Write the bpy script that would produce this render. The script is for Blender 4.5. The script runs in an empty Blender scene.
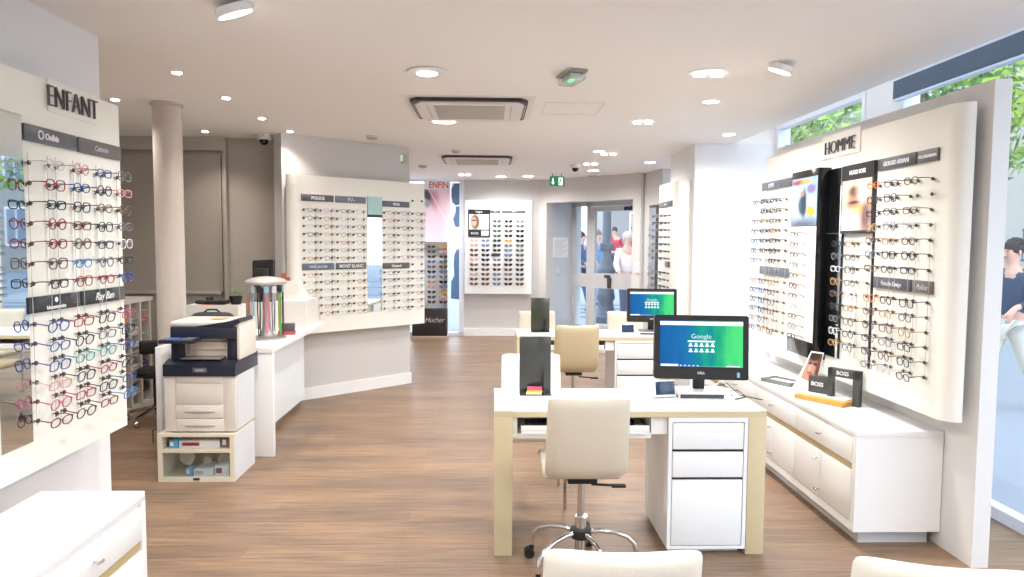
import bpy, bmesh, math, random
from mathutils import Vector, Matrix
random.seed(7)
PI = math.pi
S = bpy.context.scene
C = S.collection

# ---------------------------------------------------------------- materials
def lin(c):
    return tuple(((v/255)/12.92 if v/255 <= .04045 else ((v/255+.055)/1.055)**2.4) for v in c)+(1,)
_m = {}
def mat(name, rgb, rough=.5, metal=0, var=.04, scale=6, spec=.5, bump=0, alpha=None, coat=0):
    if name in _m: return _m[name]
    m = bpy.data.materials.new(name); m.use_nodes = True
    nt = m.node_tree; b = nt.nodes['Principled BSDF']
    c = lin(rgb)
    b.inputs['Roughness'].default_value = rough; b.inputs['Metallic'].default_value = metal
    b.inputs['Specular IOR Level'].default_value = spec
    if coat: b.inputs['Coat Weight'].default_value = coat; b.inputs['Coat Roughness'].default_value = .08
    tc = nt.nodes.new('ShaderNodeTexCoord'); nz = nt.nodes.new('ShaderNodeTexNoise')
    nz.inputs['Scale'].default_value = scale; nt.links.new(tc.outputs['Object'], nz.inputs['Vector'])
    mx = nt.nodes.new('ShaderNodeMix'); mx.data_type = 'RGBA'
    mx.inputs[6].default_value = tuple(v*(1-var) for v in c[:3])+(1,)
    mx.inputs[7].default_value = tuple(min(1, v*(1+var)) for v in c[:3])+(1,)
    nt.links.new(nz.outputs['Fac'], mx.inputs[0]); nt.links.new(mx.outputs[2], b.inputs['Base Color'])
    if bump:
        bp = nt.nodes.new('ShaderNodeBump'); bp.inputs['Strength'].default_value = bump; bp.inputs['Distance'].default_value = .01
        n2 = nt.nodes.new('ShaderNodeTexNoise'); n2.inputs['Scale'].default_value = scale*20
        nt.links.new(tc.outputs['Object'], n2.inputs['Vector']); nt.links.new(n2.outputs['Fac'], bp.inputs['Height'])
        nt.links.new(bp.outputs['Normal'], b.inputs['Normal'])
    if alpha is not None: b.inputs['Alpha'].default_value = alpha
    _m[name] = m; return m
def glow(name, rgb, strength):
    if name in _m: return _m[name]
    m = bpy.data.materials.new(name); m.use_nodes = True; nt = m.node_tree
    nt.nodes.remove(nt.nodes['Principled BSDF'])
    e = nt.nodes.new('ShaderNodeEmission'); e.inputs[0].default_value = lin(rgb); e.inputs[1].default_value = strength
    nt.links.new(e.outputs[0], nt.nodes['Material Output'].inputs[0]); _m[name] = m; return m
def glassmat(name, tint=(1, 1, 1), gloss=.1, rough=.02):
    if name in _m: return _m[name]
    m = bpy.data.materials.new(name); m.use_nodes = True; nt = m.node_tree
    nt.nodes.remove(nt.nodes['Principled BSDF'])
    t = nt.nodes.new('ShaderNodeBsdfTransparent'); t.inputs[0].default_value = (*tint, 1)
    g = nt.nodes.new('ShaderNodeBsdfGlossy'); g.inputs['Roughness'].default_value = rough
    f = nt.nodes.new('ShaderNodeLayerWeight'); pw = nt.nodes.new('ShaderNodeMath'); pw.operation = 'POWER'; pw.inputs[1].default_value = 5
    ad = nt.nodes.new('ShaderNodeMath'); ad.operation = 'MULTIPLY_ADD'; ad.inputs[1].default_value = .55; ad.inputs[2].default_value = gloss*.5; ad.use_clamp = True
    nt.links.new(f.outputs['Facing'], pw.inputs[0]); nt.links.new(pw.outputs[0], ad.inputs[0])
    x = nt.nodes.new('ShaderNodeMixShader'); nt.links.new(ad.outputs[0], x.inputs[0])
    nt.links.new(t.outputs[0], x.inputs[1]); nt.links.new(g.outputs[0], x.inputs[2])
    nt.links.new(x.outputs[0], nt.nodes['Material Output'].inputs[0]); _m[name] = m; return m
def picture(name, base, blobs, rough=.35, emit=0, noise=.0):
    """flat printed picture: soft ellipses (cx,cy,rx,ry,angle,rgb,soft) over a base colour, in UV space"""
    if name in _m: return _m[name]
    m = bpy.data.materials.new(name); m.use_nodes = True; nt = m.node_tree; b = nt.nodes['Principled BSDF']
    uv = nt.nodes.new('ShaderNodeTexCoord'); src = uv.outputs['UV']
    if noise:
        nz = nt.nodes.new('ShaderNodeTexNoise'); nz.inputs['Scale'].default_value = 5
        nt.links.new(src, nz.inputs['Vector'])
        sub = nt.nodes.new('ShaderNodeVectorMath'); sub.operation = 'MULTIPLY_ADD'
        sub.inputs[1].default_value = (noise,)*3
        nt.links.new(nz.outputs['Color'], sub.inputs[0]); nt.links.new(src, sub.inputs[2]); src = sub.outputs[0]
    col = None; rgb = nt.nodes.new('ShaderNodeRGB'); rgb.outputs[0].default_value = lin(base); col = rgb.outputs[0]
    for cx, cy, rx, ry, an, c, soft in blobs:
        mp = nt.nodes.new('ShaderNodeMapping'); mp.vector_type = 'TEXTURE'
        mp.inputs['Location'].default_value = (cx, cy, 0); mp.inputs['Rotation'].default_value = (0, 0, math.radians(an))
        mp.inputs['Scale'].default_value = (rx, ry, 1)
        nt.links.new(src, mp.inputs[0])
        ml = nt.nodes.new('ShaderNodeVectorMath'); ml.operation = 'MULTIPLY'; ml.inputs[1].default_value = (1, 1, 0)
        nt.links.new(mp.outputs[0], ml.inputs[0])
        ln = nt.nodes.new('ShaderNodeVectorMath'); ln.operation = 'LENGTH'; nt.links.new(ml.outputs[0], ln.inputs[0])
        mr = nt.nodes.new('ShaderNodeMapRange'); mr.inputs[1].default_value = 1+soft; mr.inputs[2].default_value = 1-soft
        nt.links.new(ln.outputs['Value'], mr.inputs[0])
        mx = nt.nodes.new('ShaderNodeMix'); mx.data_type = 'RGBA'; mx.inputs[7].default_value = lin(c)
        nt.links.new(mr.outputs[0], mx.inputs[0]); nt.links.new(col, mx.inputs[6]); col = mx.outputs[2]
    nt.links.new(col, b.inputs['Base Color']); b.inputs['Roughness'].default_value = rough
    if emit:
        nt.links.new(col, b.inputs['Emission Color']); b.inputs['Emission Strength'].default_value = emit
    _m[name] = m; return m

WHITE = mat('white_laminate', (240, 240, 240), .35, var=.015)
CREAM = mat('cream_board', (242, 239, 231), .45, var=.015)
PAINT = mat('white_paint', (232, 231, 232), .75, var=.02, scale=2, bump=.05)
GREIGE = mat('greige_paint', (186, 178, 168), .8, var=.03, scale=2, bump=.05)
GREYP = mat('light_grey_paint', (208, 204, 202), .8, var=.02, scale=2, bump=.05)
CEIL = mat('ceiling_paint', (243, 239, 235), .9, var=.01, scale=1)
TAN = mat('tan_laminate', (206, 192, 158), .45, var=.03, scale=9)
BEIGE = mat('beige_strip', (190, 168, 126), .5)
BLACK = mat('black_plastic', (22, 22, 24), .4)
GLOSSB = mat('black_gloss', (16, 17, 19), .12)
DGREY = mat('dark_grey_plastic', (60, 60, 62), .4)
PLATE = mat('brand_plate_grey', (92, 92, 100), .3)
NAVY = mat('printer_navy', (38, 42, 58), .35)
PRNW = mat('printer_white', (226, 218, 208), .5)
PRNS = mat('printer_side_white', (214, 218, 224), .5)
CHROME = mat('chrome', (205, 205, 208), .12, 1)
STEEL = mat('brushed_steel', (170, 170, 172), .35, 1)
LETTER = mat('letter_steel', (96, 94, 98), .35, .3)
WTXT = mat('white_lettering', (240, 240, 242), .5)
GTXT = mat('pale_lettering', (205, 206, 212), .5)
LEATHER = mat('cream_leather', (208, 199, 182), .42, var=.03, scale=5, bump=.12)
LEATHT = mat('tan_leather', (196, 180, 148), .42, var=.03, scale=5, bump=.12)
LEATHW = mat('white_leather', (236, 232, 222), .36, var=.02, scale=5, bump=.1)
ALU = mat('door_aluminium', (204, 203, 204), .45, .1)
PEG = mat('peg_black', (70, 63, 58), .4)
RAIL = mat('peg_rail_grey', (196, 196, 194), .3)
GLASS = glassmat('window_glass', (.97, .985, 1), .06)
LENS = glassmat('lens_glass', (.93, .96, .97), .12)
MIRROR = mat('mirror_silver', (225, 232, 232), .02, 1, var=0)
SHADE = mat('roller_blind_slate', (74, 88, 106), .7)
SKIN = mat('skin', (214, 168, 146), .6)

# ---------------------------------------------------------------- mesh helpers
class MB:
    def __init__(s): s.b = bmesh.new(); s.ms = []; s.k = 0
    def use(s, m):
        if m not in s.ms: s.ms.append(m)
        s.k = s.ms.index(m); return s
    def _fin(s, vs, M=None):
        if M is not None: bmesh.ops.transform(s.b, matrix=M, verts=vs)
        fs = set()
        for v in vs:
            for f in v.link_faces: fs.add(f)
        for f in fs: f.material_index = s.k
        return vs
    def box(s, x0, x1, y0, y1, z0, z1, bev=0, M=None, seg=2):
        r = bmesh.ops.create_cube(s.b, size=1); vs = r['verts']
        T = Matrix.Translation(((x0+x1)/2, (y0+y1)/2, (z0+z1)/2)) @ Matrix.Diagonal((abs(x1-x0), abs(y1-y0), abs(z1-z0), 1))
        bmesh.ops.transform(s.b, matrix=T, verts=vs)
        if bev:
            es = list({e for v in vs for e in v.link_edges})
            r = bmesh.ops.bevel(s.b, geom=es, offset=bev, segments=seg, affect='EDGES', profile=.5)
            vs = list({v for f in r['faces'] for v in f.verts})
        s._fin(vs, M); return s
    def rbox(s, w, h, d, r, M=None, seg=5):
        """rounded-corner slab: outline w x h in local XZ (corner radius r), thickness d along Y, centred"""
        pts = rrect(w, h, r, seg); s.prism(pts, -d/2, d/2, M); return s
    def prism(s, pts, y0, y1, M=None):
        a = [s.b.verts.new((p[0], y0, p[1])) for p in pts]; b = [s.b.verts.new((p[0], y1, p[1])) for p in pts]
        n = len(pts)
        s.b.faces.new(a[::-1]); s.b.faces.new(b)
        for i in range(n): s.b.faces.new((a[i], a[(i+1) % n], b[(i+1) % n], b[i]))
        s._fin(a+b, M); return s
    def cyl(s, x, y, z0, z1, r, r2=None, n=20, M=None):
        r2 = r if r2 is None else r2
        q = bmesh.ops.create_cone(s.b, cap_ends=True, segments=n, radius1=r, radius2=r2, depth=z1-z0)
        T = Matrix.Translation((x, y, (z0+z1)/2)); T = (M @ T) if M is not None else T
        s._fin(q['verts'], T); return s
    def sph(s, x, y, z, r, sx=1, sy=1, sz=1, n=14, M=None):
        q = bmesh.ops.create_uvsphere(s.b, u_segments=n, v_segments=max(6, n//2), radius=r)
        T = Matrix.Translation((x, y, z)) @ Matrix.Diagonal((sx, sy, sz, 1)); T = (M @ T) if M is not None else T
        s._fin(q['verts'], T); return s
    def lathe(s, prof, n=28, M=None):
        rings = []
        for r, z in prof: rings.append([s.b.verts.new((r*math.cos(2*PI*i/n), r*math.sin(2*PI*i/n), z)) for i in range(n)])
        for a, b in zip(rings, rings[1:]):
            for i in range(n): s.b.faces.new((a[i], a[(i+1) % n], b[(i+1) % n], b[i]))
        s.b.faces.new(rings[0][::-1]); s.b.faces.new(rings[-1])
        s._fin([v for q in rings for v in q], M); return s
    def tube(s, path, r, n=8, closed=False, M=None):
        path = [Vector(p) for p in path]; m = len(path); rings = []
        rr = r if isinstance(r, (list, tuple)) else [r]*m
        up = None
        for i, p in enumerate(path):
            if closed: t = path[(i+1) % m]-path[i-1]
            else: t = path[min(i+1, m-1)]-path[max(i-1, 0)]
            t.normalize()
            if up is None: up = Vector((0, 0, 1)) if abs(t.z) < .9 else Vector((1, 0, 0))
            a = t.cross(up)
            if a.length < 1e-4: a = t.cross(Vector((0, 1, 0)))
            a.normalize(); b = a.cross(t).normalized(); up = b
            rings.append([s.b.verts.new(p+(a*math.cos(2*PI*k/n)+b*math.sin(2*PI*k/n))*rr[i]) for k in range(n)])
        pr = list(zip(rings, rings[1:]))
        if closed: pr.append((rings[-1], rings[0]))
        for A, B in pr:
            for k in range(n): s.b.faces.new((A[k], A[(k+1) % n], B[(k+1) % n], B[k]))
        if not closed: s.b.faces.new(rings[0][::-1]); s.b.faces.new(rings[-1])
        s._fin([v for q in rings for v in q], M); return s
    def quad(s, p, uv=True):
        vs = [s.b.verts.new(q) for q in p]; f = s.b.faces.new(vs); f.material_index = s.k
        if uv:
            L = s.b.loops.layers.uv.verify()
            for l, c in zip(f.loops, ((0, 0), (1, 0), (1, 1), (0, 1))): l[L].uv = c
        return s
    def build(s, name, m=None, parent=None, smooth=True, loc=None, rot=None):
        bmesh.ops.recalc_face_normals(s.b, faces=s.b.faces)
        me = bpy.data.meshes.new(name); s.b.to_mesh(me); s.b.free()
        for q in ([m] if m else s.ms): me.materials.append(q)
        if smooth:
            me.polygons.foreach_set('use_smooth', [True]*len(me.polygons))
            try: me.set_sharp_from_angle(angle=math.radians(38))
            except Exception: pass
        o = bpy.data.objects.new(name, me); C.objects.link(o)
        if parent: o.parent = parent
        if loc: o.location = loc
        if rot: o.rotation_euler = rot
        return o
def rrect(w, h, r, seg=5):
    pts = []
    for cx, cz, a0 in ((w/2-r, h/2-r, 0), (-w/2+r, h/2-r, 90), (-w/2+r, -h/2+r, 180), (w/2-r, -h/2+r, 270)):
        for i in range(seg+1):
            a = math.radians(a0+90*i/seg); pts.append((cx+r*math.cos(a), cz+r*math.sin(a)))
    return pts
def TR(x, y, z, rx=0, ry=0, rz=0):
    return Matrix.Translation((x, y, z)) @ Matrix.Rotation(rz, 4, 'Z') @ Matrix.Rotation(ry, 4, 'Y') @ Matrix.Rotation(rx, 4, 'X')
def tag(o, label, cat, group=None, kind=None):
    o['label'] = label; o['category'] = cat
    if group: o['group'] = group
    if kind: o['kind'] = kind
    return o
def thing(name, label, cat, loc=(0, 0, 0), rz=0, group=None):
    o = bpy.data.objects.new(name, None); o.empty_display_size = .1; C.objects.link(o)
    o.location = loc; o.rotation_euler = (0, 0, rz); return tag(o, label, cat, group)
def struct(o, label=None):
    o['kind'] = 'structure'
    if label: o['label'] = label
    return o
def dup(root, loc, rz=0, label=None, group=None):
    r = root.copy(); C.objects.link(r); r.location = loc; r.rotation_euler = (0, 0, rz)
    if label: r['label'] = label
    if group: r['group'] = group
    def rec(src, dst):
        for ch in list(src.children):
            c = ch.copy(); C.objects.link(c); c.parent = dst; rec(ch, c)
    rec(root, r); return r
def text(body, size, m, parent, loc, rot, name='lettering', ext=.0015, sx=1, off=0, shear=0):
    cu = bpy.data.curves.new('t', 'FONT'); cu.body = body; cu.size = size; cu.extrude = ext; cu.offset = off; cu.shear = shear
    cu.align_x = 'CENTER'; cu.align_y = 'CENTER'; cu.resolution_u = 3
    o = bpy.data.objects.new('t', cu); C.objects.link(o)
    bpy.context.view_layer.update()
    me = bpy.data.meshes.new_from_object(o.evaluated_get(bpy.context.evaluated_depsgraph_get()))
    C.objects.unlink(o); bpy.data.objects.remove(o)
    me.name = name; me.materials.clear(); me.materials.append(m)
    if sx != 1:
        for v in me.vertices: v.co.x *= sx
    q = bpy.data.objects.new(name, me); C.objects.link(q); q.parent = parent; q.location = loc; q.rotation_euler = rot
    return q
FR = (PI/2, 0, 0)      # text facing local -Y

# ================================================================ ROOM
CE = 2.62
def wallbox(name, m, x0, x1, y0, y1, z0=0, z1=CE, label=None, M=None):
    return struct(MB().box(x0, x1, y0, y1, z0, z1, M=M).build(name, m, smooth=False), label)
# wood floor
fm = bpy.data.materials.new('wood_plank_floor'); fm.use_nodes = True; nt = fm.node_tree; b = nt.nodes['Principled BSDF']
tc = nt.nodes.new('ShaderNodeTexCoord'); br = nt.nodes.new('ShaderNodeTexBrick')
br.offset = .37; br.inputs['Scale'].default_value = 1; br.inputs['Brick Width'].default_value = 1.25; br.inputs['Row Height'].default_value = .155
br.inputs['Mortar Size'].default_value = .0012; br.inputs['Mortar Smooth'].default_value = .3; br.inputs['Bias'].default_value = 0
br.inputs['Color1'].default_value = lin((150, 126, 104)); br.inputs['Color2'].default_value = lin((138, 115, 96)); br.inputs['Mortar'].default_value = lin((116, 96, 82))
nt.links.new(tc.outputs['Object'], br.inputs['Vector'])
mp = nt.nodes.new('ShaderNodeMapping'); mp.inputs['Scale'].default_value = (.9, 14, 1); nt.links.new(tc.outputs['Object'], mp.inputs[0])
n1 = nt.nodes.new('ShaderNodeTexNoise'); n1.inputs['Scale'].default_value = 3; n1.inputs['Detail'].default_value = 8; n1.inputs['Roughness'].default_value = .65; nt.links.new(mp.outputs[0], n1.inputs['Vector'])
mp2 = nt.nodes.new('ShaderNodeMapping'); mp2.inputs['Scale'].default_value = (.6, 2.6, 1); nt.links.new(tc.outputs['Object'], mp2.inputs[0])
n2 = nt.nodes.new('ShaderNodeTexNoise'); n2.inputs['Scale'].default_value = 1.6; n2.inputs['Detail'].default_value = 4; nt.links.new(mp2.outputs[0], n2.inputs['Vector'])
cr = nt.nodes.new('ShaderNodeValToRGB'); cr.color_ramp.elements[0].position = .3; cr.color_ramp.elements[0].color = (.62, .6, .58, 1)
cr.color_ramp.elements[1].position = .7; cr.color_ramp.elements[1].color = (1.25, 1.22, 1.18, 1); nt.links.new(n1.outputs['Fac'], cr.inputs[0])
cr2 = nt.nodes.new('ShaderNodeValToRGB'); cr2.color_ramp.elements[0].position = .35; cr2.color_ramp.elements[0].color = (.78, .78, .82, 1)
cr2.color_ramp.elements[1].position = .65; cr2.color_ramp.elements[1].color = (1.12, 1.06, 1, 1); nt.links.new(n2.outputs['Fac'], cr2.inputs[0])
m1 = nt.nodes.new('ShaderNodeMix'); m1.data_type = 'RGBA'; m1.blend_type = 'MULTIPLY'; m1.inputs[0].default_value = 1
nt.links.new(br.outputs['Color'], m1.inputs[6]); nt.links.new(cr.outputs[0], m1.inputs[7])
m2 = nt.nodes.new('ShaderNodeMix'); m2.data_type = 'RGBA'; m2.blend_type = 'MULTIPLY'; m2.inputs[0].default_value = 1
nt.links.new(m1.outputs[2], m2.inputs[6]); nt.links.new(cr2.outputs[0], m2.inputs[7]); nt.links.new(m2.outputs[2], b.inputs['Base Color'])
b.inputs['Roughness'].default_value = .42; b.inputs['Specular IOR Level'].default_value = .45
_m['wood_plank_floor'] = fm
struct(MB().box(-4.4, 3.04, -1.6, 12.3, -.08, 0).build('floor', fm, smooth=False))
mb = MB(); mb.box(-4.4, 2.5, -1.6, 12.4, CE, CE+.12); mb.box(2.5, 3.1, -1.6, 12.4, 2.86, 2.95)
mb.box(2.1, 3.1, 7.45, 8.46, CE, 2.9)
struct(mb.build('ceiling', CEIL, smooth=False))
wallbox('wall_back', PAINT, -4.4, 3.1, -1.7, -1.6, z1=2.95)
wallbox('wall_far_left', GREIGE, -4.5, -4.4, -1.6, 7.6)
# wall behind the children's board, ends free in the room
wallbox('wall_left', PAINT, -2.12, -2.0, -1.6, 3.8)
# greige back wall with recessed panel
mb = MB(); mb.box(-4.4, -1.88, 7.45, 7.6, 0, CE)
mb.box(-4.4, -2.66, 7.38, 7.45, 2.49, CE)
mb.box(-2.69, -2.66, 7.38, 7.45, 0, 2.49)
struct(mb.build('wall_greige_back', GREIGE, smooth=False))
mb = MB(); mb.box(-4.38, -2.735, 7.42, 7.448, 1.07, 2.46)
mb.use(GREIGE)
o = mb.build('trim_1', mat('panel_greige', (176, 167, 157), .7)); struct(o)
mb = MB(); mb.box(-4.38, -2.70, 7.405, 7.45, 1.04, 1.07); mb.box(-2.735, -2.72, 7.405, 7.45, 1.04, 2.46); mb.box(-2.71, -2.70, 7.405, 7.45, 1.04, 2.46)
struct(mb.build('trim_2', mat('panel_frame', (190, 182, 172), .6), smooth=False))
# centre wall, set at an angle
W0 = Vector((-1.807, 7.22, 0)); W1 = Vector((-.895, 8.044, 0)); D = (W1-W0).normalized(); N = Vector((D.y, -D.x, 0)); AC = math.atan2(D.y, D.x)
MW = Matrix.Translation(W0) @ Matrix.Rotation(AC, 4, 'Z')
LW = (W1-W0).length
wallbox('wall_centre', GREYP, -.27, LW, 0, .16, M=MW)
struct(MB().box(-.27, LW+.012, -.014, 0, 0, .12, M=MW).box(LW, LW+.012, 0, .16, 0, .12, M=MW).build('baseboard_centre', WHITE, smooth=False))
wallbox('wall_hall', PAINT, -1.75, -1.6, 7.6, 12.3)
# far wall and angled entrance wall
wallbox('wall_far', GREYP, -.44, .86, 12.12, 12.3)
struct(MB().box(-.44, .82, 12.1, 12.12, 0, .13).build('baseboard_far', WHITE, smooth=False))
J = Vector((.93, 12.0, 0)); MJ = Matrix.Translation(J) @ Matrix.Rotation(-PI/4, 4, 'Z')
mb = MB(); mb.box(-.16, 0, 0, .16, 0, CE, M=MJ); mb.box(0, 1.7, 0, .16, 2.24, CE, M=MJ); mb.box(1.7, 1.9, 0, .16, 0, CE, M=MJ)
struct(mb.build('wall_entrance', GREYP, smooth=False))
mb = MB(); mb.box(-.06, 0, .16, .95, 0, CE, M=MJ); mb.box(1.7, 1.76, .16, .95, 0, CE, M=MJ); mb.box(0, 1.7, .16, .95, 2.3, 2.36, M=MJ)
struct(mb.build('wall_porch', mat('porch_paint', (200, 206, 214), .6), smooth=False))
struct(MB().box(0, 1.72, .14, .95, -.08, .001, M=MJ).build('floor_porch', mat('doormat_grey', (120, 120, 124), .8)))
mb = MB(); mb.box(0, .64, 0, .14, 0, CE, M=TR(2.28, 10.66, 0, rz=math.radians(-80)))
struct(mb.build('wall_entrance_side', GREYP, smooth=False))
struct(MB().box(-.01, .02, -.03, -.002, 0, CE, M=TR(2.25, 10.66, 0, rz=math.radians(-80))).build('trim_3', ALU, smooth=False))
# pier on the right
wallbox('wall_pier', PAINT, 2.11, 3.02, 7.45, 8.46)
# facade piers and window frames (x = 2.95 .. 3.05)
mb = MB(); mb.box(2.96, 3.1, 5.19, 5.68, 0, 2.86); mb.box(2.96, 3.1, -1.6, -.6, 0, 2.86)
struct(mb.build('wall_facade', PAINT, smooth=False))
def facade_window(name, y0, y1):
    f = MB(); w = .05
    f.box(2.95, 3.03, y0, y1, 0, .07); f.box(2.95, 3.03, y0, y1, 2.76, 2.86)
    f.box(2.95, 3.03, y0, y0+w, .07, 2.76); f.box(2.95, 3.03, y1-w, y1, .07, 2.76)
    o = struct(f.build(name, ALU if 0 else mat('window_frame_white', (226, 230, 238), .4), smooth=False))
    struct(MB().box(2.985, 2.995, y0+w, y1-w, .07, 2.76).build('window_pane', GLASS, o, smooth=False))
    return o
facade_window('window_1', 5.68, 7.45); facade_window('window_2', 2.3, 5.19); facade_window('window_3', -.6, 2.3)
facade_window('window_4', 8.46, 10.9)
# poster window
f = MB(); f.box(-1.6, -.44, 12.1, 12.2, 0, .06); f.box(-1.6, -.44, 12.1, 12.2, 2.58, CE); f.box(-.52, -.44, 12.08, 12.2, .06, 2.58); f.box(-1.6, -1.55, 12.1, 12.2, .06, 2.58)
o = struct(f.build('window_5', mat('window_frame_white', (0, 0, 0)), smooth=False))
struct(MB().box(-1.55, -.52, 12.15, 12.16, .06, 2.58).build('window_pane', GLASS, o, smooth=False))
# entrance door in the porch
MF = MJ @ Matrix.Translation((0, .7, 0))
def fr(o): o.matrix_world = MF; return o
mb = MB()
for q in ((0, .07, 0, .08, 0, 2.3), (.31, .40, 0, .08, 0, 2.3), (1.63, 1.7, 0, .08, 0, 2.3), (.07, .31, 0, .08, 0, .17), (.07, .31, 0, .08, .83, 1.05), (0, 1.7, 0, .08, 2.2, 2.3)): mb.box(*q)
dr = struct(fr(mb.build('door_1', ALU, smooth=False)))
struct(MB().box(.07, .31, .03, .04, .17, .83).box(.07, .31, .03, .04, 1.05, 2.2).build('side_pane', GLASS, dr, smooth=False))
lf = MB()
for q in ((.41, .49, -.01, .05, .02, 2.19), (1.54, 1.62, -.01, .05, .02, 2.19), (.49, 1.54, -.01, .05, .02, .2), (.49, 1.54, -.01, .05, .82, 1.07), (.49, 1.54, -.01, .05, 2.11, 2.19)): lf.box(*q)
lf = struct(lf.build('door_leaf', ALU, dr, smooth=False))
struct(MB().box(.49, 1.54, .015, .025, .2, .82).box(.49, 1.54, .015, .025, 1.07, 2.11).build('door_pane', GLASS, lf, smooth=False))
struct(MB().box(.78, .84, -.05, -.01, .83, 1.0, .006).box(.72, .84, -.05, -.035, 1.0, 1.05, .004).build('door_handle', DGREY, lf))
struct(MB().box(1.1, 1.5, -.06, -.01, 2.11, 2.17, .006).tube([(1.2, -.05, 2.16), (1.45, -.2, 2.2)], .01).build('door_closer', DGREY, lf))
n = thing('notice', 'white paper notices taped on the porch side wall by the entrance', 'notice'); n.matrix_world = MJ @ TR(.001, .38, 1.5)
MB().box(0, .004, -.2, .2, -.17, .17).build('sheet', WHITE, n, smooth=False)
m_ = MB()
for i in range(9): m_.box(.004, .0045, -.16, .16-.05*(i % 3), .12-.03*i, .125-.03*i)
m_.build('printed_lines', mat('print_grey', (150, 155, 165), .7), n, smooth=False)
def switch(name, label, M, m=WHITE, w=.08, h=.13):
    o = thing(name, label, 'switch'); o.matrix_world = M
    MB().box(-w/2, w/2, -.03, 0, -h/2, h/2, .006).build('housing', m, o)
    MB().box(-w/4, w/4, -.036, -.03, -h/4, h/4, .002).build('button', GTXT, o); return o
switch('intercom_box', 'small white box on the wall left of the entrance', TR(.62, 12.12, 1.12))
switch('door_opener', 'grey keypad in the porch beside the notices', MJ @ TR(0, .3, 1.08, rz=PI/2), GTXT, .06, .08)
switch('alarm_box', 'white alarm box right of the entrance door', MJ @ TR(1.82, 0, 1.22), WHITE, .08, .16)
# column
o = MB().lathe([(.103, 0), (.103, CE-.02), (.118, CE-.02), (.118, CE)], 40).build('column', mat('column_beige', (205, 194, 184), .6)); o.location = (-2.45, 5.6, 0)
struct(o, 'round beige column behind the printer')

# ================================================================ DISPLAY BOARDS
COLS = {'black': (30, 30, 34), 'red': (150, 30, 48), 'blue': (52, 72, 150), 'sky blue': (40, 130, 200), 'brown': (110, 76, 56), 'grey': (110, 112, 122),
        'pink': (190, 70, 120), 'purple': (90, 60, 120), 'gold': (176, 140, 92), 'clear': (205, 205, 208), 'orange': (222, 130, 50), 'navy': (34, 40, 80), 'teal': (60, 150, 150), 'dark red': (110, 24, 34), 'rose': (214, 150, 150)}
def fmat(c): return mat('frame_'+c.replace(' ', '_'), COLS[c], .3)
SHAPES = {'round': (.0235, .0215, 2.0), 'rectangular': (.026, .0165, 4.0), 'oval': (.0255, .018, 2.3), 'square': (.0245, .0205, 3.4)}
def lens_pts(cx, sh, k=18, sgn=1):
    rx, rz, e = SHAPES[sh]; P = []
    for i in range(k):
        a = 2*PI*i/k; c, s_ = math.cos(a), math.sin(a)
        x = rx*abs(c)**(2/e)*(1 if c >= 0 else -1); z = rz*abs(s_)**(2/e)*(1 if s_ >= 0 else -1)
        P.append((cx+x*(1+.06*(z/rz)), z))
    return P
_g = {}
def glasses_meshes(col, sh, L=.095, R=.0024, drop=0):
    k = (col, sh, L, drop)
    if k in _g: return _g[k]
    m = fmat(col); pk = MB()
    for s_ in (-1, 1):
        pk.tube([(x, -L-.002*abs(x)/.06, z) for x, z in lens_pts(s_*.0315, sh)], R, 5, closed=True)
    pk.tube([(-.0095, -L, .003), (-.004, -L-.002, .007), (.004, -L-.002, .007), (.0095, -L, .003)], R*1.1, 5)
    for s_ in (-1, 1): pk.tube([(s_*.056, -L, .009), (s_*.064, -L+.002, .010), (s_*.0655, -L+.012, .010)], R*1.15, 5)
    fo = pk.build('frame_front', m); 
    le = MB()
    for s_ in (-1, 1):
        vs = [le.b.verts.new((x, -L, z)) for x, z in lens_pts(s_*.0315, sh)]; le.b.faces.new(vs)
    lo = le.build('lens', LENS, smooth=False)
    ts = []
    for s_ in (-1, 1):
        t = MB().tube([(s_*.0655, -L+.012, .010), (s_*.066, -L*.5, .009), (s_*.065, -.028, .006), (s_*.063, -.012, -.001), (s_*.062, -.004, -.012)], [R*.95, R*.9, R, R*1.2, R*1.2], 5)
        ts.append(t.build('temple', m))
    out = [('frame_front', fo.data), ('lens', lo.data), ('temple', ts[0].data), ('temple', ts[1].data)]
    for o in (fo, lo, *ts): bpy.data.objects.remove(o)
    _g[k] = out; return out
_s = {}
def glasses_single(col, sh, L=.09):
    k = (col, sh, L)
    if k in _s: return _s[k]
    m = fmat(col); pk = MB(); pk.use(m)
    for s_ in (-1, 1):
        pk.tube([(x, -L, z) for x, z in lens_pts(s_*.0315, sh, 12)], .0024, 4, closed=True)
        pk.tube([(s_*.058, -L, .009), (s_*.066, -L+.012, .010), (s_*.064, -.02, .005), (s_*.062, -.005, -.01)], .0022, 4)
    pk.tube([(-.0095, -L, .004), (0, -L-.002, .007), (.0095, -L, .004)], .0026, 4)
    pk.use(LENS)
    for s_ in (-1, 1):
        vs = [pk.b.verts.new((x, -L, z)) for x, z in lens_pts(s_*.0315, sh, 12)]; f_ = pk.b.faces.new(vs); f_.material_index = pk.k
    o = pk.build('eyeglasses'); _s[k] = o.data; bpy.data.objects.remove(o); return _s[k]
ORD = ['top', 'second', 'third', 'fourth', 'fifth', 'sixth', 'seventh', 'eighth', 'ninth', 'tenth', 'eleventh', 'twelfth', 'thirteenth', 'fourteenth']
def ordrow(i): return ORD[i]+' row' + ('' if i == 0 else ' down')
def ordcol(j): return ['first', 'second', 'third', 'fourth', 'fifth', 'sixth', 'seventh', 'eighth'][j]+' column'
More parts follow.
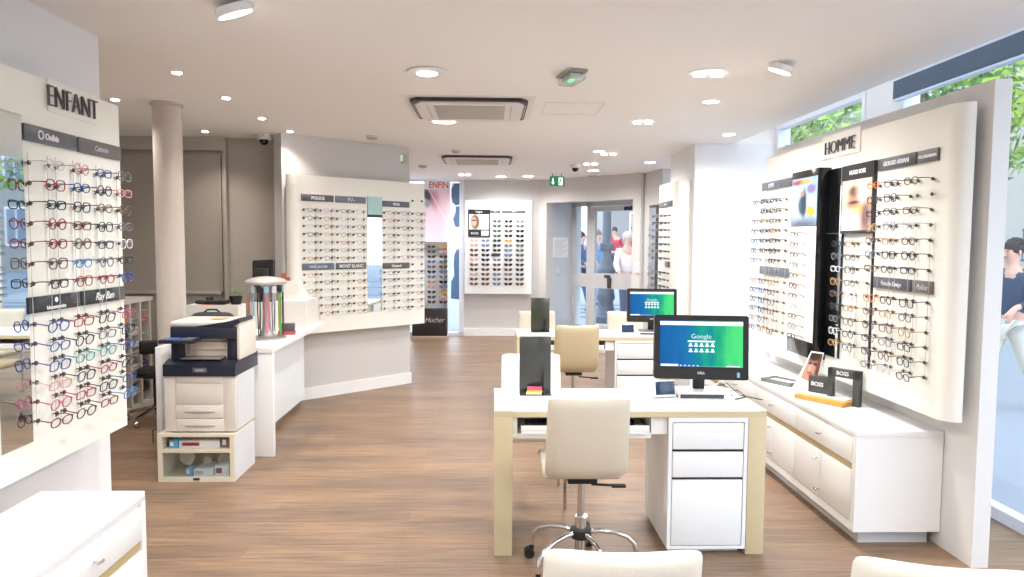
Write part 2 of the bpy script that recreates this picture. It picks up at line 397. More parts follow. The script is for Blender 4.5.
def put_glasses(M, col, sh, label, group, detailed=True, tilt=0, L=.095, yaw=0):
    X = M @ Matrix.Rotation(yaw, 4, 'Z') @ Matrix.Rotation(tilt, 4, 'X')
    if detailed:
        r = thing('eyeglasses', label, 'eyeglasses', group=group); r.matrix_world = X
        for nm, me in glasses_meshes(col, sh, L):
            o = bpy.data.objects.new(nm, me); C.objects.link(o); o.parent = r
    else:
        r = bpy.data.objects.new('eyeglasses', glasses_single(col, sh)); C.objects.link(r); r.matrix_world = X
        tag(r, label, 'eyeglasses', group)
    return r
_peg = None
def pegs(board, pts, sc=1):
    global _peg
    if _peg is None:
        o = MB().lathe([(.003, 0), (.003, .016), (.0115, .017), (.0125, .021), (.0105, .026), (.003, .027)], 10, M=Matrix.Rotation(PI/2, 4, 'X')).build('peg', PEG)
        _peg = o.data; bpy.data.objects.remove(o)
    for x, z in pts[:100]:
        o = bpy.data.objects.new('peg', _peg); C.objects.link(o); o.parent = board; o.location = (x, 0, z); o.scale = (sc,)*3
    if len(pts) > 100:
        mb = MB()
        for x, z in pts[100:]:
            mb.lathe([(.003, 0), (.003, .016), (.0115, .017), (.0125, .021), (.0105, .026), (.003, .027)], 8, M=TR(x, 0, z, rx=PI/2) @ Matrix.Scale(sc, 4))
        o = mb.build('peg', PEG, board); o['kind'] = 'stuff'
def board_panel(board, x0, x1, z0, z1, t=.08, r=.05, back=.0, m=CREAM, rl=True, rr=True):
    """wall panel with rounded vertical edges, front face at y=0"""
    P = [];
    def arc(cx, cy, a0, a1, rad):
        return [(cx+rad*math.cos(math.radians(a0+(a1-a0)*i/6)), cy+rad*math.sin(math.radians(a0+(a1-a0)*i/6))) for i in range(7)]
    P += arc(x0+r, r, 180, 270, r) if rl else [(x0, 0)]
    P += arc(x1-r, r, 270, 360, r) if rr else [(x1, 0)]
    P += [(x1, t), (x0, t)]
    mb = MB(); M = Matrix(((1, 0, 0, 0), (0, 0, 1, 0), (0, 1, 0, 0), (0, 0, 0, 1)))   # prism XZ -> XY
    mb.prism(P, z0, z1, M=M); o = mb.build('panel', m, board)
    if back: MB().box(x0+.12, x1-.12, t, t+back, z0+.08, z1-.08).build('mounting_frame', DGREY, board, smooth=False)
    return o
def plate(board, x0, x1, z0, z1, body, size=None, m=PLATE, tm=WTXT, sx=1, y=-.012, shear=0, off=0):
    o = MB().box(x0, x1, y, -.001, z0, z1, .001).build('brand_plate', m, board)
    if body: text(body, size or (z1-z0)*.5, tm, o, ((x0+x1)/2, y-.001, (z0+z1)/2-.002), FR, ext=.0008, sx=sx, shear=shear, off=off)
    return o
def rails(board, xs, z0, z1):
    for x in xs: MB().cyl(x, -.012, z0, z1, .0016, n=6).build('peg_rail', RAIL, board)

ROWS_U = [1.89-.0782*i for i in range(7)]
ROWS_L = [1.262-.0768*i for i in range(6)]
# ---------- children's board (left wall). local x = world y - 2
enf = thing('eyewear_display_board', 'large cream eyewear wall board under the word ENFANT on the left wall', 'display board', (-1.80, 2.0, 0), PI/2)
board_panel(enf, -1.7, 1.595, .675, 2.238, t=.09, r=.012, back=.11, m=mat('cream_board_warm', (238, 236, 226), .45, var=.01), rl=False)
MB().box(.66, .846, -.006, -.001, .80, 2.07).build('mirror_strip', MIRROR, enf, smooth=False)
text('ENFANT', .128, LETTER, enf, (1.185, -.014, 2.172), FR, 'sign_lettering', ext=.005, sx=.78, off=-.003)
MB().box(1.02, 1.38, -.004, -.001, 2.115, 2.246).build('sign_backing', mat('cream_board_warm', (0, 0, 0)), enf, smooth=False)
plate(enf, .85, 1.197, 1.975, 2.04, 'Oxibis', .034, off=.001)
plate(enf, 1.218, 1.575, 1.975, 2.04, 'Catimini', .034, m=mat('plate_brown_grey', (96, 92, 88), .35), shear=.25, tm=GTXT)
plate(enf, .84, 1.19, 1.304, 1.368, '', m=GLOSSB if 0 else mat('plate_black', (48, 50, 54), .12))
p_ = plate(enf, 1.203, 1.575, 1.304, 1.368, 'Ray Ban', .05, m=mat('plate_black', (0, 0, 0)), shear=.35)
text('lulucastagnette', .022, WTXT, enf, (1.015, -.0135, 1.318), FR, ext=.0006, off=.0004)
MB().cyl(0, 0, -.0006, .0006, .011, M=TR(1.015, -.0135, 1.347, rx=PI/2)).build('emblem', WTXT, enf)
o = MB().tube([(.93+.0+.016*math.cos(a*PI/9), -.0135, 2.008+.016*math.sin(a*PI/9)) for a in range(18)], .003, 5, closed=True).build('emblem', WTXT, enf)
o.location = (.02, 0, 0)
EC = [.862, 1.041, 1.222, 1.40]; pp = []
for c in EC:
    for z in ROWS_U+ROWS_L: pp += [(c, z), (c+.124, z)]
pegs(enf, pp, .78)
rails(enf, [c+d for c in EC for d in (0, .124)], .86, 1.93)
ecol = [['clear', 'red', 'black', 'red', 'red', 'brown', 'black', 'blue', 'blue', 'blue', 'rose', 'pink', 'dark red'],
        ['rose', 'blue', 'navy', 'dark red', 'brown', 'sky blue', 'red', 'red', 'black', 'teal', 'black', 'red', 'black'],
        ['blue', 'navy', 'brown', 'black', 'navy', 'grey', 'red', 'black', 'grey', 'teal', 'red', 'black', 'dark red'],
        ['grey', 'rose', 'brown', 'grey', 'clear', 'black', 'blue', 'pink', 'navy', 'blue', 'black', 'blue', 'sky blue']]
shp = ['oval', 'round', 'rectangular', 'square']
for j, c in enumerate(EC):
    for i, z in enumerate(ROWS_U+ROWS_L):
        col = ecol[j][i]; low = i >= 7
        M = Matrix.Translation((-1.80, 2.0+c+.062, z)) @ Matrix.Rotation(PI/2, 4, 'Z')
        put_glasses(M, col, shp[(i*3+j) % 4], '%s eyeglasses, %s, %s of the ENFANT board' % (col, ordrow(i), ordcol(j)),
                    'eyeglasses on the children\'s board', tilt=random.uniform(.0, .08)+(.16 if low else 0), yaw=random.uniform(-.05, .05)-(.12 if low and j < 3 else 0), L=.08)
# ---------- men's board (right wall). local x = 6 - world y, viewer looks +X
BX = 2.25
hom = thing('eyewear_display_board', 'long cream eyewear wall board under the word HOMME on the right', 'display board', (BX, 6.0, 0), -PI/2)
board_panel(hom, .08, 2.56, .72, 2.285, t=.085, r=.075, back=.055)
text('HOMME', .122, LETTER, hom, (6-4.60, -.018, 2.222), FR, 'sign_lettering', ext=.005, sx=.92, off=-.003)
MB().box(1.14, 1.64, -.008, -.001, 2.16, 2.315).build('sign_backing', CREAM, hom, smooth=False)
def hx(y): return 6-y
plate(hom, hx(4.135), hx(3.765), 2.02, 2.085, 'GIORGIO ARMANI', .034, sx=.9, off=.001)
plate(hom, hx(3.75), hx(3.575), 2.02, 2.085, 'DOLCE&GABBANA', .022, m=mat('plate_warm_grey', (108, 104, 102), .35), sx=.82, off=.001)
plate(hom, hx(4.135), hx(3.765), 1.345, 1.41, 'Porsche Design', .036, sx=.9)
plate(hom, hx(3.75), hx(3.575), 1.345, 1.41, 'Police', .04, m=mat('plate_warm_grey', (0, 0, 0)), tm=GTXT, shear=.3)
plate(hom, hx(5.92), hx(5.52), 2.025, 2.09, "LEVI'S", .045, m=mat('plate_slate', (112, 118, 132), .2), off=.001)
plate(hom, hx(5.50), hx(5.33), 2.025, 2.09, '', m=PLATE)
plate(hom, hx(5.92), hx(5.33), 1.345, 1.41, '', m=mat('plate_slate', (0, 0, 0)))
# black framed mirror and poster bay
MB().box(hx(4.72), hx(4.625), -.012, -.001, .86, 2.085).build('black_backing', GLOSSB, hom, smooth=False)
MB().box(hx(4.622), hx(4.545), -.010, -.001, .86, 2.085).build('mirror_strip', MIRROR, hom, smooth=False)
MB().box(hx(4.54), hx(4.155), -.022, -.001, 1.66, 2.085).build('poster_frame', mat('poster_frame_black', (36, 34, 38), .3), hom, smooth=False)
pm = picture('poster_face', (196, 166, 150), [(.5, .85, .9, .3, 0, (226, 196, 176), .5), (.45, .5, .22, .34, 0, (176, 128, 104), .35), (.5, .42, .55, .07, 8, (214, 170, 96), .5), (.47, .8, .2, .1, 0, (96, 72, 60), .4),
                                           (.2, .2, .4, .22, 0, (228, 214, 214), .5), (.85, .3, .14, .3, 0, (120, 86, 88), .5), (.46, .58, .2, .03, 0, (70, 54, 50), .4), (.75, .8, .2, .2, 30, (240, 200, 190), .6)], noise=.05)
MB().quad([(hx(4.525), -.0235, 1.68), (hx(4.17), -.0235, 1.68), (hx(4.17), -.0235, 1.99), (hx(4.525), -.0235, 1.99)]).build('poster', pm, hom, smooth=False)
text('HUGO BOSS', .035, WTXT, hom, (hx(4.345), -.0235, 2.035), FR, ext=.0006, off=.0012)
MB().box(hx(4.54), hx(4.53), -.012, -.001, .86, 1.66).box(hx(4.165), hx(4.155), -.012, -.001, .86, 1.66).build('bay_trim', BLACK, hom, smooth=False)
# protruding black cabinet box
bxm = MB(); bxm.box(hx(5.15), hx(4.725), -.085, 0, .82, 2.10, .002)
bx = bxm.build('black_cabinet', GLOSSB, hom)
pm2 = picture('poster_man', (150, 176, 206), [(.3, .5, .3, .6, 0, (176, 196, 224), .4), (.45, .46, .14, .2, 0, (60, 84, 110), .3), (.52, .5, .1, .3, 0, (30, 62, 66), .3), (.45, .7, .07, .06, 0, (170, 130, 110), .3),
                                              (.8, .78, .16, .09, 0, (130, 110, 160), .2), (.8, .55, .16, .1, 0, (190, 196, 180), .2), (.8, .32, .16, .1, 0, (216, 170, 50), .2), (.5, .05, .6, .12, 0, (90, 100, 116), .6), (.3, .95, .3, .05, 0, (150, 60, 60), .5), (.6, .95, .2, .04, 0, (190, 170, 60), .5)], noise=.06)
MB().quad([(hx(5.14), -.0865, 1.72), (hx(4.735), -.0865, 1.72), (hx(4.735), -.0865, 2.05), (hx(5.14), -.0865, 2.05)]).build('poster', pm2, bx, smooth=False)
MB().box(hx(5.14), hx(4.735), -.0875, -.0855, .93, 1.715).build('cream_insert', CREAM, bx, smooth=False)
HR = [1.93-.0775*i for i in range(7)]; HL = [1.30-.077*i for i in range(6)]
sec = [('left', [5.845, 5.655, 5.465]), ('right', [4.03, 3.852, 3.665])]
pp = []
hc = ['black', 'gold', 'brown', 'black', 'grey', 'black', 'brown', 'clear', 'navy', 'gold', 'black', 'grey', 'brown', 'black']
for nm, ys in sec[::-1]:
    for y in ys:
        for z in HR+HL: pp += [(hx(y)-.062, z), (hx(y)+.062, z)]
BR_ = [1.60-.078*i for i in range(9)]
for y in (4.44, 4.26):
    for z in BR_: pp += [(hx(y)-.062, z), (hx(y)+.062, z)]
pegs(hom, sorted(pp, key=lambda p: -p[0]), .78)
rails(hom, [hx(y)+d for nm, ys in sec for y in ys for d in (-.062, .062)]+[hx(y)+d for y in (4.44, 4.26) for d in (-.062, .062)], .90, 1.64)
def hglass(x, z, col, sh, label, det=True, tilt=None, L=.09, xo=BX):
    M = Matrix.Translation((xo, x, z)) @ Matrix.Rotation(-PI/2, 4, 'Z')
    put_glasses(M, col, sh, label, 'eyeglasses on the men\'s board', det, tilt=random.uniform(0, .07) if tilt is None else tilt, yaw=random.uniform(-.06, .06), L=L)
special = {('right', 0, 0): 'orange', ('right', 0, 1): 'navy', ('left', 8, 1): 'blue', ('right', 7, 0): 'orange', ('left', 2, 1): 'gold', ('right', 6, 1): 'black'}
for nm, ys in sec:
    for j, y in enumerate(ys):
        for i, z in enumerate(HR+HL):
            if nm == 'right' and i == 1 and j == 2: continue
            col = special.get((nm, i, j), hc[(i*5+j*3+(2 if nm == 'left' else 0)) % 14])
            hglass(y, z, col, shp[(i+j*2) % 4], '%s eyeglasses, %s, %s of the HOMME board\'s %s section' % (col, ordrow(i), ordcol(j), 'far' if nm == 'left' else 'near'), tilt=(.1 if i > 6 and nm == 'right' else None))
for j, y in enumerate((4.44, 4.26)):
    for i, z in enumerate(BR_):
        col = ['black', 'gold', 'grey', 'brown', 'clear'][(i*2+j) % 5]
        hglass(y, z, col, shp[(i+j) % 4], '%s eyeglasses, %s below the face poster of the HOMME board, %s' % (col, ordrow(i), 'left' if j == 0 else 'right'))
# glasses lying sideways on the black cabinet front
for i in range(11):
    z = 1.665-.071*i; col = ['black', 'brown', 'black', 'grey', 'brown', 'dark red', 'grey', 'clear', 'brown', 'grey', 'black'][i]
    M = Matrix.Translation((BX-.088, 4.93, z)) @ Matrix.Rotation(-PI/2, 4, 'Z') 
    put_glasses(M, col, shp[i % 4], '%s eyeglasses, %s on the cream insert of the black cabinet' % (col, ordrow(i)), 'eyeglasses on the black cabinet', True, tilt=.05, L=.06)
# acrylic shelf of glasses in the mirror bay
sh_ = thing('acrylic_shelf', 'clear shelf with eyeglasses under the face poster of the HOMME board', 'shelf', (BX, 4.45, 1.665), -PI/2)
MB().box(-.09, .17, -.11, -.024, -.006, 0, .001).build('shelf_plate', glassmat('acrylic', (.9, .95, .97), .25), sh_)
# partition wall carrying the men's board
struct(MB().box(2.39, 2.475, 3.40, 6.02, 0, 2.385).build('wall_partition', mat('partition_white', (226, 224, 222), .55, var=.015), smooth=False))
# ---------- centre board
cen = thing('eyewear_display_board', 'cream eyewear wall board with POLICE plate, on the angled centre wall', 'display board', W0+N*.13, AC)
board_panel(cen, -.25, 1.335, .68, 2.225, t=.09, r=.07, back=.035, rr=False)
plate(cen, -.14, .207, 1.975, 2.04, 'POLICE', .042, off=.0015, sx=1.05)
plate(cen, .228, .578, 1.975, 2.04, 'Y / -', .045, m=mat('plate_slate', (0, 0, 0)), shear=.2, off=.001)
plate(cen, .785, 1.125, 1.955, 2.015, 'PRADA', .034, m=PLATE, off=.0015, sx=.8)
plate(cen, -.14, .207, 1.305, 1.37, 'MARC JACOBS', .03, m=mat('plate_blue_grey', (92, 104, 122), .3))
plate(cen, .228, .578, 1.305, 1.37, 'MONT BLANC', .045, off=.0008, sx=.95)
plate(cen, .785, 1.125, 1.30, 1.36, 'Chopard', .034, m=mat('plate_brown', (94, 86, 82), .35), off=.001)
MB().box(.60, .775, -.006, -.001, .855, 1.84).build('mirror_strip', MIRROR, cen, smooth=False)
MB().box(.60, .775, -.014, -.001, 1.84, 2.05).build('teal_header', mat('teal_pale', (168, 204, 200), .3), cen, smooth=False)
MB().box(.60, .775, -.016, -.001, 1.835, 1.865).build('header_edge', DGREY, cen, smooth=False)
CC = [-.062, .117, .301, .486, .857, 1.04, 1.222]; pp = []
for j, c in enumerate(CC):
    for i, z in enumerate(ROWS_U+ROWS_L): pp += [(c-.061, z), (c+.064, z)]
pp += [(1.161, 2.03), (1.286, 2.03), (1.161, 1.34), (1.286, 1.34)]
pegs(cen, pp)
rails(cen, [c+.064 for c in CC], .86, 1.9)
cb = ['grey', 'clear', 'clear', 'gold', 'clear', 'gold', 'clear', 'grey', 'brown', 'clear', 'rose', 'gold', 'clear']
MC = Matrix.Translation(W0+N*.13) @ Matrix.Rotation(AC, 4, 'Z')
for j, c in enumerate(CC):
    for i, z in enumerate(ROWS_U+ROWS_L):
        if (j, i) in ((0, 12), (2, 9), (5, 5)): continue
        col = cb[(i*7+j*4) % 13]
        put_glasses(MC @ Matrix.Translation((c, 0, z)), col, shp[(i+j) % 4], '%s eyeglasses, %s, %s of the centre board' % (col, ordrow(i), ordcol(j)), 'eyeglasses on the centre board', False, tilt=random.uniform(0, .06))
# ---------- board by the entrance, on the pier
ent = thing('eyewear_display_board', 'narrow cream eyewear board on the white pier beside the entrance', 'display board', (1.95, 8.36, 0), -PI/2)
board_panel(ent, 0, .80, .68, 2.25, t=.161, r=.05)
plate(ent, .1, .66, 1.99, 2.05, 'OPTIQUE', .03)
plate(ent, .42, .60, 1.33, 1.39, '')
pp = []
for j in range(3):
    for i, z in enumerate(ROWS_U+ROWS_L): pp += [(.09+.19*j, z), (.214+.19*j, z)]
pegs(ent, pp)
for j in range(3):
    for i, z in enumerate(ROWS_U+ROWS_L):
        if i > 11: continue
        col = ['black', 'grey', 'brown', 'black', 'navy'][(i*3+j) % 5]
        put_glasses(Matrix.Translation((1.95, 8.36-.152-.19*j, z)) @ Matrix.Rotation(-PI/2, 4, 'Z'), col, shp[(i+j) % 4], '%s eyeglasses, %s, %s of the entrance board' % (col, ordrow(i), ordcol(j)), 'eyeglasses on the entrance board', False)
# ---------- sunglasses
_sg = {}
SC = {'black': ((24, 24, 26), (40, 44, 50)), 'brown': ((80, 56, 44), (96, 74, 56)), 'rose': ((170, 120, 118), (200, 168, 162)), 'tortoise': ((120, 80, 48), (70, 60, 56)),
      'green': ((48, 62, 58), (78, 96, 90)), 'blue': ((50, 58, 84), (112, 126, 160)), 'grey': ((90, 92, 98), (110, 116, 124)), 'amber': ((190, 140, 60), (200, 150, 70))}
def sung(col):
    if col in _sg: return _sg[col]
    f, l = SC[col]; mf = mat('sun_frame_'+col, f, .3); ml = mat('sun_lens_'+col, l, .15); mb = MB()
    for s_ in (-1, 1):
        pts = [(s_*(.036+.029*math.cos(a)*(1+.1*math.sin(a))), .021*math.sin(a)+.006*math.cos(a)*1) for a in [2*PI*k/14 for k in range(14)]]
        mb.use(ml); mb.prism([(x, z) for x, z in pts], -.060, -.057)
        mb.use(mf); mb.tube([(x, -.059, z) for x, z in pts], .0032, 5, closed=True)
        mb.tube([(s_*.066, -.058, .010), (s_*.072, -.03, .012), (s_*.070, .0, .006)], .003, 5)
    mb.tube([(-.01, -.059, .006), (0, -.061, .010), (.01, -.059, .006)], .003, 5)
    o = mb.build('sunglasses'); _sg[col] = o.data; bpy.data.objects.remove(o); return _sg[col]
far = thing('sunglasses_display_board', 'white wall board full of sunglasses on the far wall', 'display board', (0, 12.1, 0), 0)
far.location = (0, 11.99, 0)
board_panel(far, -.43, .695, .72, 2.275, t=.13, r=.02, m=WHITE)
plate(far, -.36, .0, 2.06, 2.11, '')
plate(far, .0, .165, 2.065, 2.11, 'Ray', .03); plate(far, .19, .585, 2.065, 2.11, 'Maui', .03)
pf = MB().box(-.37, -.005, -.02, -.001, 1.67, 2.12).build('poster_frame', BLACK, far, smooth=False)
pm3 = picture('poster_woman', (224, 228, 228), [(.3, .5, .22, .5, 0, (84, 60, 46), .25), (.25, .5, .13, .3, 0, (214, 160, 130), .3), (.25, .6, .14, .05, 0, (60, 50, 48), .3), (.62, .85, .14, .14, 0, (170, 210, 208), .3), (.8, .5, .1, .3, 0, (236, 240, 240), .5)])
MB().quad([(-.35, -.0215, 1.79), (-.025, -.0215, 1.79), (-.025, -.0215, 2.04), (-.35, -.0215, 2.04)]).build('poster', pm3, far, smooth=False)
text('BOSS', .05, WTXT, far, (-.26, -.0215, 1.725), FR, ext=.001, sx=1.1)
text('Vogue', .045, WTXT, far, (-.19, -.0215, 2.08), FR, ext=.001)
MB().box(-.15, -.03, -.023, -.02, 1.69, 1.77).build('picture_label', WTXT, far, smooth=False)
far_c = [['rose', 'rose', 'brown', 'brown', 'rose', 'brown', 'black', 'rose', 'brown', 'brown'], ['blue', 'blue', 'black', 'black', 'black', 'black', 'tortoise', 'tortoise', 'tortoise', 'brown'],
         ['green', 'green', 'green', 'green', 'black', 'black', 'black', 'green', 'blue', 'brown', 'black', 'blue', 'grey', 'blue'],
         ['black', 'tortoise', 'brown', 'black', 'amber', 'grey', 'blue', 'blue', 'tortoise', 'black', 'brown', 'grey', 'tortoise', 'black'],
         ['grey', 'grey', 'black', 'black', 'black', 'green', 'green', 'green', 'green', 'black', 'black', 'black', 'green', 'brown']]
for j in range(5):
    n0 = 4 if j < 2 else 0
    for k, col in enumerate(far_c[j]):
        i = k+n0; z = 1.925-.0797*i
        if j == 2 and i == 7:
            plate(far, .02, .17, z-.02, z+.03, '', m=DGREY); continue
        o = bpy.data.objects.new('sunglasses', sung(col)); C.objects.link(o); o.location = (-.275+.19*j+.005, 11.99, z)
        tag(o, '%s sunglasses on the far wall board, %s, %s' % (col, ordrow(i), ordcol(j)), 'sunglasses', 'sunglasses on the far board')
# sunglasses stand in the poster window
st = thing('sunglasses_stand', 'tall sunglasses stand with black base in front of the poster window', 'display stand', (-.975, 11.75, 0))
MB().box(-.28, .28, -.15, .15, .06, .50, .004).build('base_box', mat('stand_black', (44, 38, 38), .4), st)
MB().box(-.30, .30, -.17, .17, 0, .06, .004).build('foot', mat('stand_tan', (176, 160, 140), .5), st)
MB().box(-.28, .28, -.02, .10, .50, 1.58, .004).build('back_panel', mat('stand_white', (226, 230, 240), .35), st)
MB().box(.26, .28, -.10, -.02, .50, 1.58).box(-.28, -.26, -.10, -.02, .50, 1.58).build('side_rail', STEEL, st, smooth=False)
MB().box(-.26, .26, -.09, -.02, 1.47, 1.58).build('header', mat('stand_header', (150, 146, 140), .4), st, smooth=False)
text('Hucher', .12, WTXT, st, (.08, -.152, .32), FR, ext=.001, shear=.35, off=-.002, sx=.85)
for j in range(2):
    for i in range(12):
        z = 1.505-.0815*i; col = ['tortoise', 'black', 'green', 'blue', 'brown', 'amber', 'blue', 'rose', 'grey'][(i*2+j*5) % 9]
        o = bpy.data.objects.new('sunglasses', sung(col)); C.objects.link(o); o.location = (-.975+.03+.19*j, 11.70, z)
        if i == 0: o.location.y = 11.64
        tag(o, '%s sunglasses on the black-based stand, %s, %s' % (col, ordrow(i), 'left' if j == 0 else 'right'), 'sunglasses', 'sunglasses on the stand')
# poster hanging in the window
po = thing('window_poster', 'tall pink close-up face poster hanging in the far window', 'poster', (-.86, 12.04, 1.45))
pm4 = picture('poster_pink', (250, 226, 238), [(.25, .86, .3, .1, -35, (196, 130, 150), .5), (.42, .84, .16, .12, -30, (206, 110, 140), .6), (.1, .9, .2, .08, -20, (90, 90, 110), .4), (.62, .4, .3, .5, 0, (244, 206, 222), .7), (.12, .76, .1, .06, 0, (160, 170, 176), .4), (.5, .74, .5, .012, -38, (250, 236, 240), .5)])
MB().box(-.24, .2, 0, .012, -.0, 1.13).build('backing', WHITE, po, smooth=False)
MB().quad([(-.24, -.001, 0), (.2, -.001, 0), (.2, -.001, 1.0), (-.24, -.001, 1.0)]).build('picture', pm4, po, smooth=False)
text('ENFIN', .15, mat('poster_red', (224, 110, 96), .5), po, (.0, -.002, 1.065), FR, ext=.001, sx=.8, off=.003)
bp_ = thing('window_banner', 'blue and white banner beside the pink poster in the far window', 'poster', (-.58, 12.05, 0))
MB().box(-.075, .065, 0, .01, .62, 2.56).build('sheet', mat('banner_white', (236, 242, 250), .6), bp_, smooth=False)
mb = MB()
mb.prism([(.065, 2.55), (-.02, 2.55), (-.07, 2.46), (-.075, 2.34), (-.05, 2.24), (.0, 2.19), (.065, 2.2)], -.003, -.001)
mb.prism([(.065, 2.17), (.01, 2.17), (-.0, 2.07), (-.04, 1.96), (-.02, 1.88), (.0, 1.83), (.065, 1.83)], -.003, -.001)
mb.prism([(.065, 1.46), (.02, 1.46), (-.02, 1.36), (-.03, 1.22), (-.02, 1.02), (-.07, .92), (-.075, .64), (.065, .62)], -.003, -.001)
mb.build('blue_shapes', mat('banner_blue', (84, 112, 150), .5), bp_, smooth=False)
# tall dark display on the side wall by the entrance
sd = thing('eyewear_display_cabinet', 'tall dark-framed glasses display on the wall right of the entrance', 'display cabinet', (2.31, 10.12, 0), math.radians(-80))
MB().box(-.12, .14, -.03, .03, .6, 2.12, .003).build('frame', DGREY, sd)
MB().box(-.10, .12, -.035, -.03, .64, 2.08).build('back_panel', mat('cab_grey', (150, 156, 166), .3), sd, smooth=False)
for i in range(13):
    o = bpy.data.objects.new('eyeglasses', glasses_single(['clear', 'grey', 'black'][i % 3], shp[i % 4])); C.objects.link(o)
    o.matrix_world = Matrix.Translation((2.31, 10.12, 0)) @ Matrix.Rotation(math.radians(-80), 4, 'Z') @ Matrix.Translation((.01, -.036, 1.87-.09*i)) @ Matrix.Diagonal((1, .4, 1, 1))
    tag(o, '%s eyeglasses in the dark-framed display cabinet, %s' % (['clear', 'grey', 'black'][i % 3], ordrow(i)), 'eyeglasses', 'eyeglasses in the dark display')

# ================================================================ CABINETS
def knob(parent, x, z, y=-.0):
    return MB().cyl(0, 0, 0, .022, .004, n=10, M=TR(x, y, z, rx=PI/2)).tube([(x-.016, y-.024, z), (x+.016, y-.024, z)], .0055, 10).build('knob', CHROME, parent)
def low_cabinet(label, loc, rz, x0, x1, depth, units, h=.62, end=None):
    """front at local y=0 facing -Y; body to +depth"""
    t = thing('low_cabinet', label, 'cabinet', loc, rz)
    L = x1-x0
    b = MB(); b.box(x0, x1, .012, depth, .08, h-.035); b.box(x0, x0+.035, 0, .012, .08, h-.035); b.box(x1-.035, x1, 0, .012, .08, h-.035)
    b.box(x0+.035, x1-.035, 0, .012, .08, .125)
    b.build('body', WHITE, t, smooth=False)
    MB().box(x0, x1, 0, depth, h-.035, h, .002).build('top', WHITE, t)
    MB().box(x0+.06, x1-.06, .06, depth-.03, 0, .08).build('plinth', mat('plinth_grey', (206, 210, 216), .5), t, smooth=False)
    MB().box(x0+.035, x1-.035, .006, .012, .402, .436).build('beige_strip', BEIGE, t, smooth=False)
    for a, bb in units:
        d = MB().box(a+.003, bb-.003, -.002, .012, .44, h-.05, .0015).build('drawer', WHITE, t); knob(d, (a+bb)/2, .505, -.002)
        m_ = (a+bb)/2
        d = MB().box(a+.003, m_-.002, -.002, .012, .13, .398, .0015).build('door', WHITE, t); knob(d, m_-.035, .35, -.002)
        d = MB().box(m_+.002, bb-.003, -.002, .012, .13, .398, .0015).build('door', WHITE, t); knob(d, m_-.035 if 0 else m_+.0, .178, -.002)
    return t
# right cabinets under the men's board: local x = 6.6 - y
cr_ = low_cabinet('long white low cabinet with drawers below the HOMME board', (1.92, 6.6, 0), -PI/2, 0, 2.95, .465,
                 [(2.915-.71*(k+1), 2.915-.71*k) for k in range(4)])
cl_ = low_cabinet('white low cabinet in the bottom left corner below the ENFANT board', (-1.34, 0, 0), PI/2, .0, 2.79, .40,
                 [(2.755-.68*(k+1), 2.755-.68*k) for k in range(4)])
MB().box(0, 2.79, .402, .45, .0, .56).build('rear_beige_edge', mat('rear_beige', (206, 202, 186), .5), cl_, smooth=False)
# things on the right cabinet
def at_top(name, label, cat, x, y, rz): return thing(name, label, cat, (x, y, .62), rz)
t = at_top('display_tray', 'flat grey display tray on the white cabinet', 'tray', 2.05, 4.93, math.radians(-62))
MB().box(-.125, .125, -.075, .075, 0, .012).box(-.125, .125, -.075, -.06, .012, .028).box(-.125, .125, .06, .075, .012, .028).box(-.125, -.11, -.06, .06, .012, .028).box(.11, .125, -.06, .06, .012, .028).build('rim', mat('tray_grey', (122, 124, 122), .5), t, smooth=False)
MB().box(-.108, .108, -.058, .058, .012, .015).build('liner', WHITE, t, smooth=False)
t = at_top('wooden_riser', 'honey wooden base slab of the BOSS display', 'display', 2.09, 4.36, math.radians(-58))
MB().box(-.165, .165, -.085, .085, 0, .03, .002).build('slab', mat('honey_wood', (206, 156, 78), .45, var=.15, scale=12), t)
MB().box(-.13, .14, -.04, .085, .0305, .036).build('white_insert', WHITE, t, smooth=False)
t = thing('display_arch', 'dark grey arch with the word BOSS behind the wooden base', 'display', (2.15, 4.30, .62), math.radians(-55))
mb = MB(); mb.box(-.075, -.045, -.02, .02, 0.037, .215, .001); mb.box(.085, .125, -.02, .02, .0, .215, .001); mb.box(-.075, .125, -.02, .02, .165, .215, .001)
mb.build('frame', mat('boss_grey', (74, 76, 76), .4), t)
text('BOSS', .034, WTXT, t, (.02, -.0215, .19), FR, ext=.0006, off=.0006)
t = thing('display_block', 'dark grey BOSS block standing on the wooden base', 'display', (2.09, 4.44, .657), math.radians(-55))
MB().box(-.07, .075, -.02, .02, 0, .105, .001).build('block', mat('boss_grey', (0, 0, 0)), t)
text('BOSS', .036, WTXT, t, (-.01, -.0215, .055), FR, ext=.0006, off=.001)
t = thing('photo_card', 'leaning card with a photo of a face wearing glasses', 'card', (2.09, 4.62, .62), math.radians(-58))
mb = MB(); mb.prism([(-.12, 0), (.05, 0), (.09, .275), (.0, .275)], -.002, .002, M=TR(0, 0, 0, rx=math.radians(-6))); mb.build('card', mat('card_white', (232, 236, 246), .4), t, smooth=False)
pm5 = picture('card_face', (198, 150, 128), [(.5, .92, .8, .22, 0, (60, 44, 38), .35), (.3, .62, .17, .05, 0, (60, 44, 40), .3), (.72, .62, .17, .05, 0, (60, 44, 40), .3), (.5, .28, .2, .05, 0, (170, 92, 90), .3), (.92, .4, .14, .5, 0, (110, 70, 56), .4), (.4, .45, .1, .12, 0, (222, 178, 154), .5)], noise=.04)
q = MB(); q.quad([(-.055, -.0035, .09), (.055, -.0035, .06), (.085, -.0035, .265), (.005, -.0035, .265)]); o = q.build('photo', pm5, t, smooth=False); o.rotation_euler = (math.radians(-6), 0, 0)

